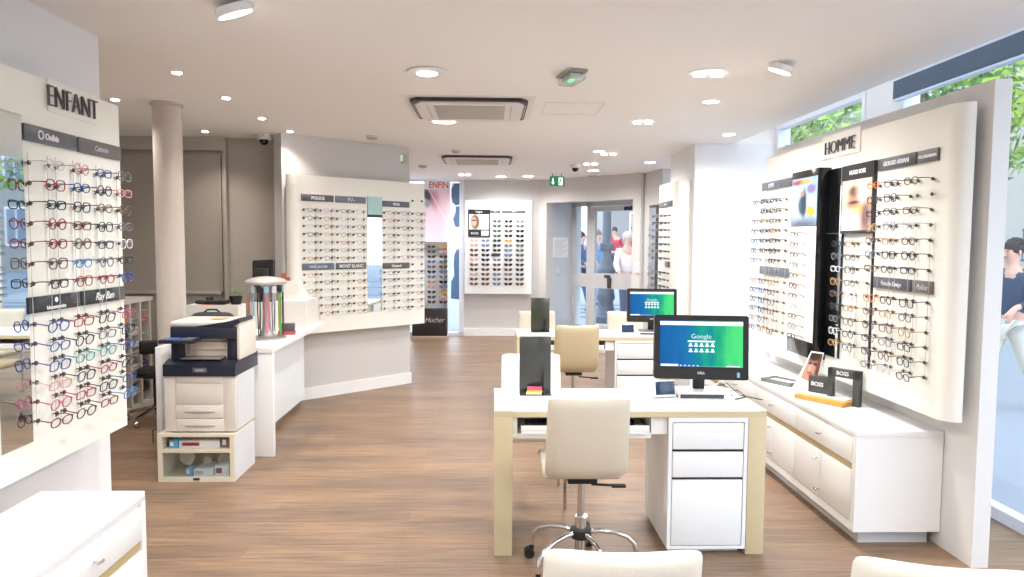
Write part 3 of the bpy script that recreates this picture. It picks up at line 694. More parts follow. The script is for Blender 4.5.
# ================================================================ DESKS
def make_desk(label, loc, tan=TAN):
    t = thing('desk', label, 'desk', loc)
    W, Dp = 1.385, .55
    MB().box(0, W, 0, Dp, .715, .745).build('top_core', tan, t, smooth=False)
    MB().box(.092, W-.035, .006, Dp-.006, .745, .7505).build('white_top', mat('white_top', (244, 245, 246), .25, var=.01), t, smooth=False)
    for a_, b_ in ((0, .092), (W-.035, W)): MB().box(a_, b_, 0, Dp, .745, .7505).build('edge_strip', mat('pale_tan', (226, 217, 196), .45), t, smooth=False)
    MB().box(0, .092, 0, Dp, 0, .715, .0015).build('leg', tan, t); MB().box(W-.092, W, 0, Dp, 0, .715, .0015).build('leg', tan, t)
    # keyboard tray recess
    mb = MB(); mb.box(.094, .115, .03, Dp-.05, .62, .714); mb.box(.80, .882, .03, Dp-.05, .62, .714); mb.box(.115, .80, .03, Dp-.05, .60, .625); mb.box(.115, .80, Dp-.07, Dp-.05, .625, .714)
    mb.build('tray_housing', WHITE, t, smooth=False)
    tr = MB().box(.135, .785, .0, .30, .63, .642).box(.135, .785, .0, .012, .642, .672, .001).build('keyboard_tray', WHITE, t)
    # pedestal
    p = MB(); x0, x1 = .885, 1.29
    p.box(x0, x1, .02, Dp-.01, .03, .714); p.box(x0, x0+.018, 0, .02, .03, .714); p.box(x1-.018, x1, 0, .02, .03, .714); p.box(x0+.018, x1-.018, 0, .02, .03, .045); p.box(x0+.018, x1-.018, 0, .02, .69, .714)
    p.box(x0+.02, x1-.02, .05, Dp-.03, .0, .03)
    pd = p.build('pedestal', mat('pedestal_white', (236, 240, 244), .35, var=.01), t, smooth=False)
    MB().box(x0+.018, x1-.018, .018, .0205, .05, .69).build('shadow_gap', BLACK, pd, smooth=False)
    for z0, z1 in ((.55, .685), (.405, .535), (.05, .39)):
        MB().box(x0+.022, x1-.022, 0, .018, z0, z1, .0015).build('drawer', mat('pedestal_white', (0, 0, 0)), pd)
    return t
DK = make_desk('white and tan desk nearest the camera with a computer on it', (.026, 3.57, 0))
DK2 = dup(DK, (.243, 6.40, 0), 0, 'white and tan desk farther back, behind the first desk')
def keyboard(x, y, z, label):
    t = thing('keyboard', label, 'keyboard', (x, y, z))
    MB().box(-.2, .2, -.06, .06, 0, .015, .004).build('base', BLACK, t)
    mb = MB()
    for r in range(5):
        for k in range(15): mb.box(-.192+.026*k, -.17+.026*k, -.053+.021*r, -.036+.021*r, .015, .02)
    mb.build('keys', DGREY, t, smooth=False); return t
keyboard(.028+.36, 3.595+.12, .642, 'black keyboard lying on the pull-out tray of the near desk')
keyboard(.243+.36, 6.40+.12, .642, 'black keyboard lying on the pull-out tray of the far desk')
def mouse(x, y, z, label):
    t = thing('mouse', label, 'mouse', (x, y, z)); MB().sph(0, 0, .014, .03, .95, 1.6, .55).build('shell', BLACK, t)
    MB().box(-.003, .003, .01, .03, .026, .034, .001).build('wheel', DGREY, t)
mouse(.735, 3.70, .642, 'black mouse on the pull-out tray of the near desk')
mouse(.95, 6.50, .642, 'black mouse on the pull-out tray of the far desk')
# computers
sm = bpy.data.materials.new('screen_image'); sm.use_nodes = True; nt = sm.node_tree; nt.nodes.remove(nt.nodes['Principled BSDF'])
tc = nt.nodes.new('ShaderNodeTexCoord'); sp = nt.nodes.new('ShaderNodeSeparateXYZ'); nt.links.new(tc.outputs['UV'], sp.inputs[0])
mp = nt.nodes.new('ShaderNodeMapping'); mp.inputs['Scale'].default_value = (7, 1.1, 1); mp.inputs['Rotation'].default_value = (0, 0, -.25); nt.links.new(tc.outputs['UV'], mp.inputs[0])
vz = nt.nodes.new('ShaderNodeTexVoronoi'); vz.inputs['Scale'].default_value = 1.3; nt.links.new(mp.outputs[0], vz.inputs['Vector'])
mul = nt.nodes.new('ShaderNodeMath'); mul.operation = 'MULTIPLY_ADD'; mul.inputs[1].default_value = .22; nt.links.new(vz.outputs['Distance'], mul.inputs[0]); nt.links.new(sp.outputs[0], mul.inputs[2])
cr = nt.nodes.new('ShaderNodeValToRGB'); nt.links.new(mul.outputs[0], cr.inputs[0]); E_ = cr.color_ramp.elements
E_[0].position = .05; E_[0].color = lin((24, 74, 132)); E_[1].position = 1.05 if 0 else 1; E_[1].color = lin((70, 190, 110))
for p_, c_ in ((.4, (30, 96, 150)), (.62, (24, 116, 132)), (.8, (34, 150, 110))):
    e = E_.new(p_); e.color = lin(c_)
em = nt.nodes.new('ShaderNodeEmission'); em.inputs[1].default_value = .95; nt.links.new(cr.outputs[0], em.inputs[0]); nt.links.new(em.outputs[0], nt.nodes['Material Output'].inputs[0])
def make_pc(label, loc, rz, tilt=math.radians(-6)):
    t = thing('computer', label, 'computer', loc, rz)
    MB().box(-.125, .125, -.07, .09, .0, .012, .004).build('foot', mat('pc_foot', (84, 86, 92), .3), t)
    MB().box(-.03, .03, .02, .05, .012, .16, .003).build('stand', BLACK, t)
    sc = bpy.data.objects.new('screen_unit', None)
    body = MB(); body.rbox(.49, .345, .05, .014)
    o = body.build('monitor', GLOSSB if 0 else mat('pc_bezel', (34, 34, 36), .3), t); o.location = (0, 0, .265); o.rotation_euler = (tilt, 0, 0)
    q = MB(); q.quad([(-.215, -.0255, -.105), (.215, -.0255, -.105), (.215, -.0255, .143), (-.215, -.0255, .143)])
    s_ = q.build('screen', sm, o, smooth=False)
    w = glow('screen_white', (226, 238, 246), 1.0)
    MB().box(-.215, .215, -.027, -.026, .118, .138).build('tab_bar', w, s_, smooth=False); MB().box(-.07, .07, -.027, -.026, .028, .036).build('search_bar', w, s_, smooth=False); m_ = MB()
    for r in range(2):
        for k in range(5): m_.box(-.066+.0285*k, -.045+.0285*k, -.027, -.026, .004-.03*r, .010-.03*r); m_.cyl(0, 0, 0, .001, .0065, n=10, M=TR(-.0555+.0285*k, -.0262, .0165-.03*r, rx=PI/2))
    m_.build('page_tiles', w, s_, smooth=False); m_ = MB()
    m_.box(-.21, -.12, -.027, -.026, -.103, -.092); m_.box(-.12, .2, -.0262, -.026, -.1022, -.1018)
    for k in range(5): m_.box(-.11+.022*k, -.103+.022*k, -.027, -.026, -.101, -.096)
    m_.box(.13, .2, -.027, -.026, -.101, -.097)
    m_.build('task_bar', w, s_, smooth=False)
    text('Google', .036, w, s_, (0, -.0265, .058), FR, ext=.0003, off=-.0006)
    text('DELL', .017, mat('silver_print', (190, 192, 196), .4), o, (0, -.0262, -.138), FR, 'logo', ext=.0004, off=.0008)
    MB().box(.185, .2, -.0262, -.025, -.158, -.132).build('sticker', mat('sticker_blue', (120, 180, 220), .4), o, smooth=False)
    return t
PC = make_pc('black all-in-one computer on the near desk showing a Google page', (1.165, 3.92, .752), math.radians(-7))
PC.scale = (1.04, 1.04, 1.02)
PC2 = dup(PC, (1.50, 6.62, .7505+.024), math.radians(-6), 'black all-in-one computer on the far desk showing a Google page'); PC2.scale = (.93, .93, .9)
def pc_box(x, y, rz, label):
    t = thing('dock_box', label, 'box', (x, y, .7505), rz)
    MB().box(-.13, .15, -.09, .10, 0, .035, .004).build('case', WHITE, t)
    MB().box(-.125, .11, -.093, -.089, .006, .027).build('dark_front', DGREY, t, smooth=False); return t
pc_box(1.165, 3.915, math.radians(-3), 'flat white box with dark front under the near computer')
t = pc_box(1.50, 6.62, math.radians(2), 'flat white box with dark front under the far computer'); t.scale = (1, 1, .66)
def terminal(x, y, rz, label):
    t = thing('clock_display', label, 'display', (x, y, .7505), rz); t.scale = (1.15, 1.15, 1.25); R = Matrix.Rotation(math.radians(-12), 4, 'X')
    MB().box(-.058, .058, -.008, .022, .004, .078, .006, M=R).build('case', WHITE, t)
    MB().box(-.046, .052, -.0115, -.0085, .014, .072, .001, M=R).build('screen', mat('lcd_dark', (40, 56, 84), .1), t); return t
terminal(.955, 3.86, math.radians(12), 'small white desk display with dark screen beside the near computer')
t = terminal(1.265, 6.55, 0, 'small dark desk display beside the far computer')
# cables
t = thing('cable_bundle', 'black and white cables trailing behind the near computer', 'cable', (1.3, 3.98, .7505))
MB().tube([(-.03, .0, .005), (.06, -.05, .004), (.0, -.11, .005)], .0035, 6).tube([(-.02, .03, .03), (.05, .04, .05), (.09, -.08, .006), (.17, -.19, .006)], .003, 6).tube([(0, 0, .006), (.1, .0, .02), (.11, -.11, .005), (.03, -.17, .005)], .003, 6).build('black_cable', BLACK, t)
MB().tube([(-.03, .05, .03), (.03, .06, .06), (.08, -.04, .006), (.0, -.09, .006)], .003, 6).tube([(-.04, -.02, .02), (.04, .03, .03), (.1, -.06, .008)], .0025, 6).build('white_cable', WHITE, t)
# leaning dark holders
def holder(loc, label, notes=True, m=None):
    m = m or mat('holder_dark', (66, 68, 66), .22)
    t = thing('brochure_holder', label, 'holder', loc)
    R = Matrix.Rotation(math.radians(4), 4, 'X')
    MB().box(-.088, .088, .0, .004, 0, .318, .001, M=TR(0, .0, 0, rx=math.radians(-4))).build('back_plate', m, t)
    MB().box(-.088, .088, -.07, .004, 0, .004).build('base', m, t, smooth=False)
    MB().box(.045, .049, -.06, .0, .004, .12).build('divider', m, t, smooth=False)
    return t
holder((.255, 3.985, .7505), 'dark leaning holder with sticky notes on the near desk')
holder((.475, 6.75, .7505), 'dark leaning holder on the far desk', m=mat('holder_olive', (52, 54, 44), .25))
t = thing('sticky_notes', 'pink and yellow sticky note pads in the dark holder', 'sticky notes', (.248, 3.945, .755))
MB().box(-.045, .04, -.02, .0, 0, .012).build('pad', mat('note_cream', (240, 226, 176), .7), t, smooth=False)
MB().box(-.04, .043, -.018, .002, .012, .022).build('pad', mat('note_yellow', (246, 196, 74), .7), t, smooth=False)
MB().box(-.038, .042, -.012, .008, .022, .04).build('pad', mat('note_pink', (222, 92, 120), .7), t, smooth=False)
t = thing('white_plaque', 'small white plaque on the left strip of the near desk', 'plaque', (.075, 3.84, .7505))
MB().box(-.035, .035, -.04, -.01, 0, .003, .001).box(-.014, .014, -.01, .04, 0, .003, .001).build('plate', WHITE, t)

# ================================================================ CHAIRS
def backshape(w, z0, z1, th, lean, curve, topdip=.012, n=10, k=10):
    """padded back slab, rear at y=0 side (towards -Y), rounded"""
    mb = MB(); grid = {}
    for side in (0, 1):
        for i in range(n+1):
            u = -1+2*i/n
            for j in range(k+1):
                v = j/k; z = z0+(z1-z0)*v
                zz = z - topdip*(1-u*u)*v**4 - .01*(abs(u)**6)*v**6 + .012*(abs(u)**6)*(1-v)**4
                x = u*w/2*(1-.03*v)
                e = min(1, (1-abs(u))*7+.25)*min(1, min(v, 1-v)*9+.25)
                e = math.sqrt(max(0, min(1, e)))
                y = -lean*v - curve*(1-u*u) + .05*(1-v)**3
                y += (th/2*e if side else -th/2*e)
                grid[side, i, j] = mb.b.verts.new((x, y, zz))
    for side in (0, 1):
        for i in range(n):
            for j in range(k):
                q = [grid[side, i, j], grid[side, i+1, j], grid[side, i+1, j+1], grid[side, i, j+1]]
                mb.b.faces.new(q if side == 0 else q[::-1])
    for i in range(n):
        mb.b.faces.new([grid[0, i, 0], grid[1, i, 0], grid[1, i+1, 0], grid[0, i+1, 0]]); mb.b.faces.new([grid[0, i, k], grid[0, i+1, k], grid[1, i+1, k], grid[1, i, k]])
    for j in range(k):
        mb.b.faces.new([grid[0, 0, j], grid[0, 0, j+1], grid[1, 0, j+1], grid[1, 0, j]]); mb.b.faces.new([grid[0, n, j], grid[1, n, j], grid[1, n, j+1], grid[0, n, j+1]])
    return mb
def finish(o):
    md = o.modifiers.new('s', 'SUBSURF'); md.levels = 1; md.render_levels = 1; return o
def task_chair(label, loc, rz, lm=LEATHER, base_rot=0):
    """faces +Y; rear of backrest towards -Y"""
    t = thing('office_chair', label, 'chair', loc, rz)
    bk = finish(backshape(.385, .488, .895, .055, .05, .018).build('backrest', lm, t)); bk.location = (0, -.19, .022)
    MB().box(-.192, .185, -.10, .29, .482, .532, .024, seg=4).build('seat', lm, t)
    MB().box(-.07, .07, -.06, .14, .45, .482, .004).tube([(.05, 0, .43), (.19, .02, .415)], .006, 6).box(.15, .22, .005, .035, .408, .422, .003).build('tilt_mechanism', BLACK, t)
    MB().cyl(0, 0, .27, .455, .017).build('gas_lift', CHROME, t); MB().cyl(0, 0, .08, .27, .028).cyl(0, 0, .26, .275, .031).build('lift_sleeve', CHROME, t)
    MB().lathe([(.03, .165), (.05, .17), (.055, .19), (.05, .212), (.03, .216)], 20).build('hub', BLACK, t)
    for k in range(5):
        a = base_rot+k*2*PI/5; c, s_ = math.cos(a), math.sin(a)
        pts = [(.04, .195), (.10, .198), (.17, .188), (.23, .165), (.265, .13), (.275, .09), (.275, .065)]
        l = MB().tube([(r*c, r*s_, z) for r, z in pts], .0115, 10).build('base_arm', CHROME, t)
        M = TR(.275*c, .275*s_, 0, rz=a+.6)
        MB().cyl(0, 0, -.022, -.004, .026, n=16, M=M @ TR(.012, 0, .027, rx=PI/2)).cyl(0, 0, .004, .022, .026, n=16, M=M @ TR(.012, 0, .027, rx=PI/2)).cyl(0, 0, .045, .068, .012, n=10, M=M).build('caster', BLACK, l)
    return t
def visitor_chair(label, loc, rz, lm=LEATHW):
    t = thing('visitor_chair', label, 'chair', loc, rz)
    bk = finish(backshape(.40, .50, .87, .05, .07, .015).build('backrest', lm, t)); bk.location = (0, -.2, 0)
    MB().box(-.20, .20, -.2, .24, .41, .465, .024, seg=4).build('seat', lm, t)
    for sx in (-1, 1):
        for sy in (-.19, .21):
            MB().tube([(sx*.18, sy, .42), (sx*.185, sy*1.03, .0)], .010, 8).build('leg', CHROME, t)
    return t
task_chair('cream swivel office chair pushed up to the near desk', (.445, 3.40, 0), math.radians(0), base_rot=math.radians(2))
task_chair('tan office chair with its back to us at the far desk', (.725, 6.17, 0), 0, LEATHT)
visitor_chair('white visitor chair behind the left half of the near desk', (.27, 4.42, 0), PI, LEATHW)
visitor_chair('cream visitor chair behind the left end of the far desk', (.50, 7.35, 0), PI, LEATHER)
visitor_chair('cream visitor chair behind the far desk beside its computer', (1.44, 7.35, 0), PI, LEATHER)
visitor_chair('cream chair whose top shows at the bottom edge in the middle', (.335, 1.955, 0), math.radians(-2), LEATHW)
visitor_chair('white chair whose top shows at the bottom right edge', (1.12, 1.86, 0), math.radians(-14), LEATHW)

# ================================================================ PRINTER
t = thing('printer', 'white and navy multifunction office printer beside the column', 'printer', (-2.16, 4.755, 0))
mb = MB(); mb.box(.015, .485, .0, .38, .325, .78, .012); mb.box(.06, .478, .12, .40, .75, 1.0, .01); mb.build('body', PRNW, t)
MB().box(.486, .488, .02, .36, .34, .76).build('side_cover', PRNS, t, smooth=False)
# front door and drawers
MB().box(.10, .40, -.008, 0, .655, .77, .003).box(.10, .40, -.008, 0, .515, .65, .003).build('front_door', PRNW, t)
for z0, z1 in ((.42, .508), (.33, .412)):
    d = MB().box(.095, .405, -.008, 0, z0, z1, .003).build('paper_drawer', PRNW, t)
    MB().sph(.25, -.008, (z0+z1)/2, .05, 2.2, .22, .26).build('handle', mat('handle_grey', (188, 178, 170), .5), d)
for a_, b_ in ((.02, .09), (.41, .48)): MB().box(a_, b_, -.004, 0, .33, .77, .002).build('front_corner', PRNW, t)
# navy output section
mb = MB(); mb.prism([(-.02, .70), (-.02, .775), (.05, .80), (.44, .80), (.44, .70)], 0, .47, M=TR(.02, 0, 0, rz=PI/2) @ Matrix.Scale(-1, 4, (0, 1, 0)))
mb.build('output_shelf', NAVY, t)
mb = MB(); mb.box(.05, .11, .04, .38, .80, .96, .006); mb.box(.41, .475, .06, .38, .80, .96, .006); mb.box(.11, .41, .2, .38, .80, .96); mb.box(.05, .475, .03, .38, .94, 1.02, .008)
mb.build('navy_frame', NAVY, t)
MB().box(.12, .38, .02, .25, .805, .815, .002).build('output_tray', mat('tray_taupe', (150, 134, 124), .3), t)
MB().box(.15, .42, .1, .35, .86, .915, .008).build('paper_stack', mat('paper_cream', (232, 216, 196), .7), t)
# control panel
cp = MB().box(.03, .25, -.10, .05, .925, .95, .006).build('control_panel', NAVY, t)
MB().box(.055, .155, -.085, .01, .951, .953).build('touch_screen', mat('panel_blue', (84, 124, 196), .2), cp, smooth=False)
MB().box(.17, .235, -.085, .03, .951, .953).build('key_pad', mat('panel_grey', (110, 108, 114), .4), cp, smooth=False)
text('xerox', .022, mat('silver_print', (0, 0, 0)), t, (.26, -.0225, .742), FR, 'logo', ext=.0006, off=.001)
MB().box(.215, .305, -.0215, -.0195, .727, .757).build('badge', mat('badge_grey', (110, 112, 120), .4), t, smooth=False)
# document feeder
mb = MB(); mb.box(.045, .50, .04, .38, 1.02, 1.055, .012); mb.box(.479, .50, .05, .38, .80, 1.03, .006); mb.build('scanner_lid', PRNW, t)
MB().prism([(.20, .0), (.46, .042), (.50, .055), (.51, .03), (.46, .0)], .03, .30, M=TR(0, 0, 1.02)).build('feeder_tray', NAVY, t)
MB().box(.27, .36, .15, .25, 1.06, 1.064).build('paper_slip', mat('slip_tan', (206, 186, 150), .7), t, smooth=False)
# cabinet under the printer
t = thing('printer_cabinet', 'cream glass-fronted cabinet holding supplies under the printer', 'cabinet', (-2.18, 4.72, 0))
mb = MB(); mb.box(0, .03, 0, .41, .0, .32); mb.box(.47, .50, 0, .41, 0, .32); mb.box(.03, .47, 0, .41, .0, .03); mb.box(.03, .47, 0, .41, .30, .32); mb.box(.03, .47, .39, .41, .03, .30); mb.box(.03, .47, 0, .39, .195, .215)
mb.build('frame', mat('cabinet_cream', (226, 216, 196), .5), t, smooth=False)
MB().box(.50, .502, .01, .40, .01, .31).build('side_panel', PRNS, t, smooth=False)
MB().box(.035, .465, .004, .008, .035, .19).build('glass_door', glassmat('acrylic', ()), t, smooth=False)
MB().box(.23, .27, -.006, .004, .012, .026, .001).build('catch', DGREY, t)
def carton(name, label, cat, x0, x1, y0, y1, z0, z1, m, ml):
    q = thing(name, label, cat, (-2.18+x0, 4.72+y0, z0)); MB().box(0, x1-x0, 0, y1-y0, 0, z1-z0, .001).build('box', m, q)
    MB().box((x1-x0)*.08, (x1-x0)*.5, -.001, -.0002, (z1-z0)*.25, (z1-z0)*.75).build('printed_label', ml, q, smooth=False)
carton('paper_box', 'white box with red label on the upper shelf of the printer cabinet', 'box', .12, .385, .05, .3, .2155, .262, WHITE, mat('label_red', (150, 50, 60), .5))
carton('toner_box', 'blue ended box lying at left of the cabinet upper shelf', 'box', .06, .115, .04, .3, .2155, .27, mat('box_cyan', (90, 170, 210), .5), WTXT)
carton('supply_box', 'grey box at the right of the cabinet upper shelf', 'box', .40, .455, .05, .3, .2155, .285, mat('box_grey', (120, 112, 108), .5), WTXT)
carton('keyboard_box', 'white box with keys pattern in the lower cabinet compartment', 'box', .22, .345, .03, .2, .0305, .075, WHITE, mat('label_grey', (190, 190, 196), .5))
carton('cartridge_box', 'white and red box at the right of the lower cabinet compartment', 'box', .36, .45, .03, .2, .0305, .1, WHITE, mat('label_red', (0, 0, 0)))
carton('cyan_box', 'cyan cube box in the lower cabinet compartment', 'box', .17, .212, .03, .1, .0305, .085, mat('box_cyan', (0, 0, 0)), WTXT)
for i, (x, s_, lb) in enumerate(((.11, 1.0, 'large white heart-shaped sheet at left'), (.25, .6, 'small white heart-shaped sheet in the middle'), (.36, .75, 'white heart-shaped sheet at right'))):
    q = MB()
    s_ *= 1.35; q.sph(-.022*s_, 0, .055*s_+.0, .036*s_, 1, .08, 1.1, M=Matrix.Rotation(.5, 4, 'Y')); q.sph(.022*s_, 0, .055*s_, .036*s_, 1, .08, 1.2, M=Matrix.Rotation(-.35, 4, 'Y'))
    o = q.build('heart_card', mat('heart_white', (240, 234, 222), .6)); o.location = (-2.18+x, 4.72+.06+.12, .033); tag(o, lb+' of the lower cabinet compartment', 'card', 'heart cards in the printer cabinet')

# ================================================================ RECEPTION COUNTER
t = thing('reception_counter', 'white reception counter with overhanging top in front of the centre board', 'counter', (0, 0, 0))
mb = MB(); mb.prism([(-2.32, 5.26), (-1.585, 5.26), (-1.60, 6.98), (-2.32, 7.0)], .775, .81, M=Matrix(((1, 0, 0, 0), (0, 0, 1, 0), (0, 1, 0, 0), (0, 0, 0, 1))))
mb.build('worktop', WHITE, t, smooth=False)
MB().box(-2.3, -1.588, 5.27, 5.32, 0, .775, .0015).build('end_panel', WHITE, t)
MB().box(-1.83, -1.805, 5.85, 7.0, .06, .775).build('front_panel', mat('counter_front', (236, 242, 246), .3), t, smooth=False)
MB().box(-1.84, -1.80, 5.32, 5.85, .06, .775).build('knee_panel', mat('counter_knee', (206, 200, 190), .5), t, smooth=False)
MB().box(-1.86, -1.84, 5.4, 7.0, 0, .06).build('plinth', mat('plinth_brown', (140, 116, 92), .6), t, smooth=False)
mb = MB(); mb.box(-2.55, -2.12, 6.1, 6.3, .0, 1.045); mb.box(-2.12, -1.9, 6.42, 6.6, .81, 1.045)
mb.box(-1.9, -1.66, 6.5, 7.0, .81, 1.05)
mb.build('rear_screen', mat('rear_screen_white', (228, 224, 218), .5), t, smooth=False)
# monitor seen from behind
t = thing('monitor', 'black monitor seen from behind on the reception counter', 'monitor', (-2.03, 6.52, 1.045), math.radians(160))
o = MB().rbox(.22, .24, .03, .008).build('casing', mat('dark_casing', (48, 46, 48), .4), t); o.location = (0, 0, .25); o.rotation_euler = (.1, .06, 0)
MB().box(-.07, .07, .015, .05, .17, .30, .006).build('rear_housing', DGREY, t)
MB().box(-.025, .025, .0, .03, 0, .2).box(-.08, .08, -.05, .06, 0, .01).build('stand', BLACK, t)
# potted plant
t = thing('potted_plant', 'small dark pot with bright green leaves on the counter', 'plant', (-2.17, 6.2, 1.045))
MB().lathe([(.04, 0), (.055, .07), (.05, .07), (.045, .06)], 18).build('pot', BLACK, t)
mb = MB()
for k in range(60):
    a = random.uniform(0, 6.28); r = random.uniform(.01, .055); z = random.uniform(.06, .13)
    p = Vector((r*math.cos(a), r*math.sin(a), z)); d = Vector((math.cos(a), math.sin(a), random.uniform(-.2, .8))).normalized()*.028; sd_ = Vector((-math.sin(a), math.cos(a), 0))*.010
    mb.quad([p, p+d*.5+sd_, p+d, p+d*.5-sd_], uv=False)
mb.build('leaves', mat('plant_green', (96, 140, 52), .5), t)
# black clutter on the counter ledge
t = thing('telephone', 'black desk telephone with handset on the rear counter ledge', 'telephone', (-2.33, 6.2, 1.045))
MB().box(-.09, .09, -.07, .07, 0, .035, .01).build('base', BLACK, t); MB().tube([(-.06, -.05, .05), (-.06, 0, .06), (-.06, .05, .05)], [.016, .011, .016], 8).build('handset', DGREY, t)
t = thing('computer_mouse', 'black mouse at the left end of the rear counter ledge', 'mouse', (-2.47, 6.2, 1.045))
MB().sph(0, 0, .016, .04, 1.2, .8, .5).build('shell', BLACK, t)
t = thing('orange_card', 'small orange card lying at the edge of the rear counter ledge', 'card', (-2.38, 6.125, 1.045)); MB().box(-.05, .05, -.02, .02, 0, .004).build('card', mat('orange_card', (226, 120, 70), .6), t, smooth=False)
t = thing('shoulder_bag', 'black padded bag lying behind the printer on the counter', 'bag', (-2.17, 5.50, .812))
MB().box(-.10, .23, -.09, .09, 0, .235, .07, seg=4).build('body', mat('bag_black', (34, 34, 36), .6), t)
MB().tube([(.0, 0, .225), (.03, 0, .255), (.10, 0, .255), (.13, 0, .225)], .008, 6).build('handle', BLACK, t)
# brochure box on the high end
t = thing('brochure_stand', 'slanted white brochure stand on the counter end', 'holder', (-1.80, 6.72, 1.05), math.radians(10))
mb = MB(); mb.prism([(-.12, 0), (.12, 0), (.10, .05), (.04, .17), (-.10, .17), (-.14, .05)], -.02, .06); mb.build('pocket', WHITE, t, smooth=False)
MB().box(-.10, .04, -.03, -.022, .05, .15, M=Matrix.Rotation(-.12, 4, 'Y')).build('leaflet', mat('leaflet_cream', (240, 232, 222), .6), t, smooth=False)
MB().box(-.13, -.09, -.01, .03, .17, .24).box(-.09, -.05, -.01, .03, .17, .20).build('red_leaflets', mat('leaflet_red', (180, 90, 70), .6), t, smooth=False)
t = thing('card_dispenser', 'small grey and red card dispenser on the counter edge', 'dispenser', (-1.70, 6.05, .81), math.radians(12))
MB().box(-.07, .07, -.05, .05, 0, .025, .002).build('red_base', mat('disp_red', (196, 80, 84), .5), t)
MB().box(-.065, .065, -.035, .045, .025, .09, .002).build('grey_block', mat('disp_grey', (96, 92, 92), .5), t)
# carousel of cords
t = thing('cord_carousel', 'round silver-topped carousel hung with eyewear cords on the counter', 'display carousel', (-1.79, 5.80, .81))
MB().lathe([(.15, 0), (.15, .012), (.06, .022), (.035, .08), (.028, .2), (.026, .40), (.05, .43), (.05, .44)], 32).build('pillar', mat('carousel_silver', (176, 172, 170), .3, .5), t)
MB().lathe([(.12, .43), (.155, .435), (.162, .455), (.14, .475), (.07, .492), (.01, .497)], 36).build('dome', mat('dome_silver', (206, 200, 194), .35, .3), t)
cc_ = [(30, 30, 34), (214, 120, 70), (120, 170, 200), (40, 40, 60), (222, 120, 150), (200, 200, 205), (90, 180, 90), (60, 50, 80), (170, 60, 60), (230, 200, 120), (30, 30, 30), (150, 150, 160), (60, 60, 70), (200, 90, 60)]
t0 = t
for k in range(14):
    a = -PI+k*2*PI/14+.1; x, y = .13*math.cos(a), .13*math.sin(a)
    q = thing('glasses_lanyard', 'eyewear cord hanging from the silver-topped carousel on the counter', 'cord', (-1.79+x, 5.80+y, 1.24), a, 'cords on the carousel')
    MB().box(-.004, .004, -.018, .018, -.06, -.005, .002).cyl(0, 0, -.005, .0, .004, n=6).build('card_header', mat('cord_card_%d' % (k % 3), [(40, 40, 46), (150, 190, 210), (210, 210, 214)][k % 3], .5), q)
    MB().tube([(0, -.008, -.05), (0, -.012, -.2), (0, -.006, -.37-.01*(k % 4)), (0, .006, -.37-.01*(k % 4)), (0, .01, -.2), (0, .006, -.05)], .0045, 6).build('cord', mat('cord_%d' % k, cc_[k], .5), q)

# ================================================================ LEFT REAR WORK AREA
t = thing('storage_rack', 'white shelving rack with glasses trays against the left rear wall', 'shelf', (-3.25, 0, 0))
mb = MB(); mb.box(-.4, 0, 4.4, 7.02, 1.01, 1.045); mb.box(-.4, 0, 4.4, 7.02, .0, .06); mb.box(-.4, -.38, 4.4, 7.02, .06, 1.01)
for y in (4.4, 4.9, 5.4, 5.8, 6.0, 6.19, 6.38, 6.57, 6.76, 6.95): mb.box(-.38, 0, y, y+.025, .06, 1.01)
mb.build('carcass', mat('rack_white', (216, 210, 200), .5), t, smooth=False)
mb = MB()
for k in range(8):
    mb.box(-.37, -.03, 5.43, 6.95, .15+.11*k, .155+.11*k)
mb.build('shelf_plates', mat('rack_plate', (200, 196, 190), .4), t, smooth=False)
kk = 0
for yi, y0 in enumerate((6.215, 6.405, 6.595, 6.785)):
    for k in range(7):
        if random.random() < .12: continue
        c = random.choice([(40, 34, 40), (90, 60, 110), (210, 150, 70), (60, 56, 60), (190, 120, 130), (200, 196, 190), (34, 34, 40)] if yi != 2 else [(196, 192, 186), (150, 150, 150)])
        w = .152; h = random.uniform(.05, .085)
        q = thing('glasses_case', 'glasses case on the white rack, %s, %s bay from the camera' % (['bottom shelf', 'second shelf up', 'third shelf up', 'fourth shelf up', 'fifth shelf up', 'sixth shelf up', 'top shelf'][k], ['first', 'second', 'third', 'fourth'][yi]), 'case', (-3.36, y0+.003+w/2, .1555+.11*k), 0, 'cases on the storage rack')
        cmx = mat('case_%d_%d_%d' % c, c, .5)
        MB().box(-.08, .1, -w/2, w/2, 0, h*.6, .008).build('case_base', cmx, q); MB().box(-.08, .1, -w/2, w/2, h*.62, h, .008).build('case_lid', cmx, q)
t = thing('work_stool', 'small black swivel stool on chrome legs near the white rack', 'stool', (-2.93, 6.35, 0), .4)
MB().box(-.13, .13, -.02, .02, .58, .70, .018, seg=3).build('backrest', BLACK, t); t.children[0].location = (0, .1, 0)
MB().lathe([(.15, .40), (.17, .42), (.17, .45), (.14, .47)], 24).build('seat', BLACK, t)
MB().tube([(0, .08, .42), (0, .13, .5), (0, .12, .62)], .012, 6).cyl(0, 0, .1, .4, .02).build('post', BLACK, t)
for k in range(5):
    a = k*2*PI/5+.3; MB().tube([(0, 0, .13), (.14*math.cos(a), .14*math.sin(a), .10), (.25*math.cos(a), .25*math.sin(a), .07)], .014, 8).sph(.25*math.cos(a), .25*math.sin(a), .03, .03).build('leg', CHROME, t)
t = thing('side_panel', 'narrow white upright panel in front of the column', 'panel', (-2.39, 5.22, 0))
MB().box(-.02, .018, 0, .2, 0, .82, .002).build('board', WHITE, t)
MB().box(-.03, -.02, .02, .04, .2, .24, .003).tube([(-.025, .03, .22), (-.05, .0, .21), (-.045, -.01, .12)], .004, 6).build('cable_hook', BLACK, t)

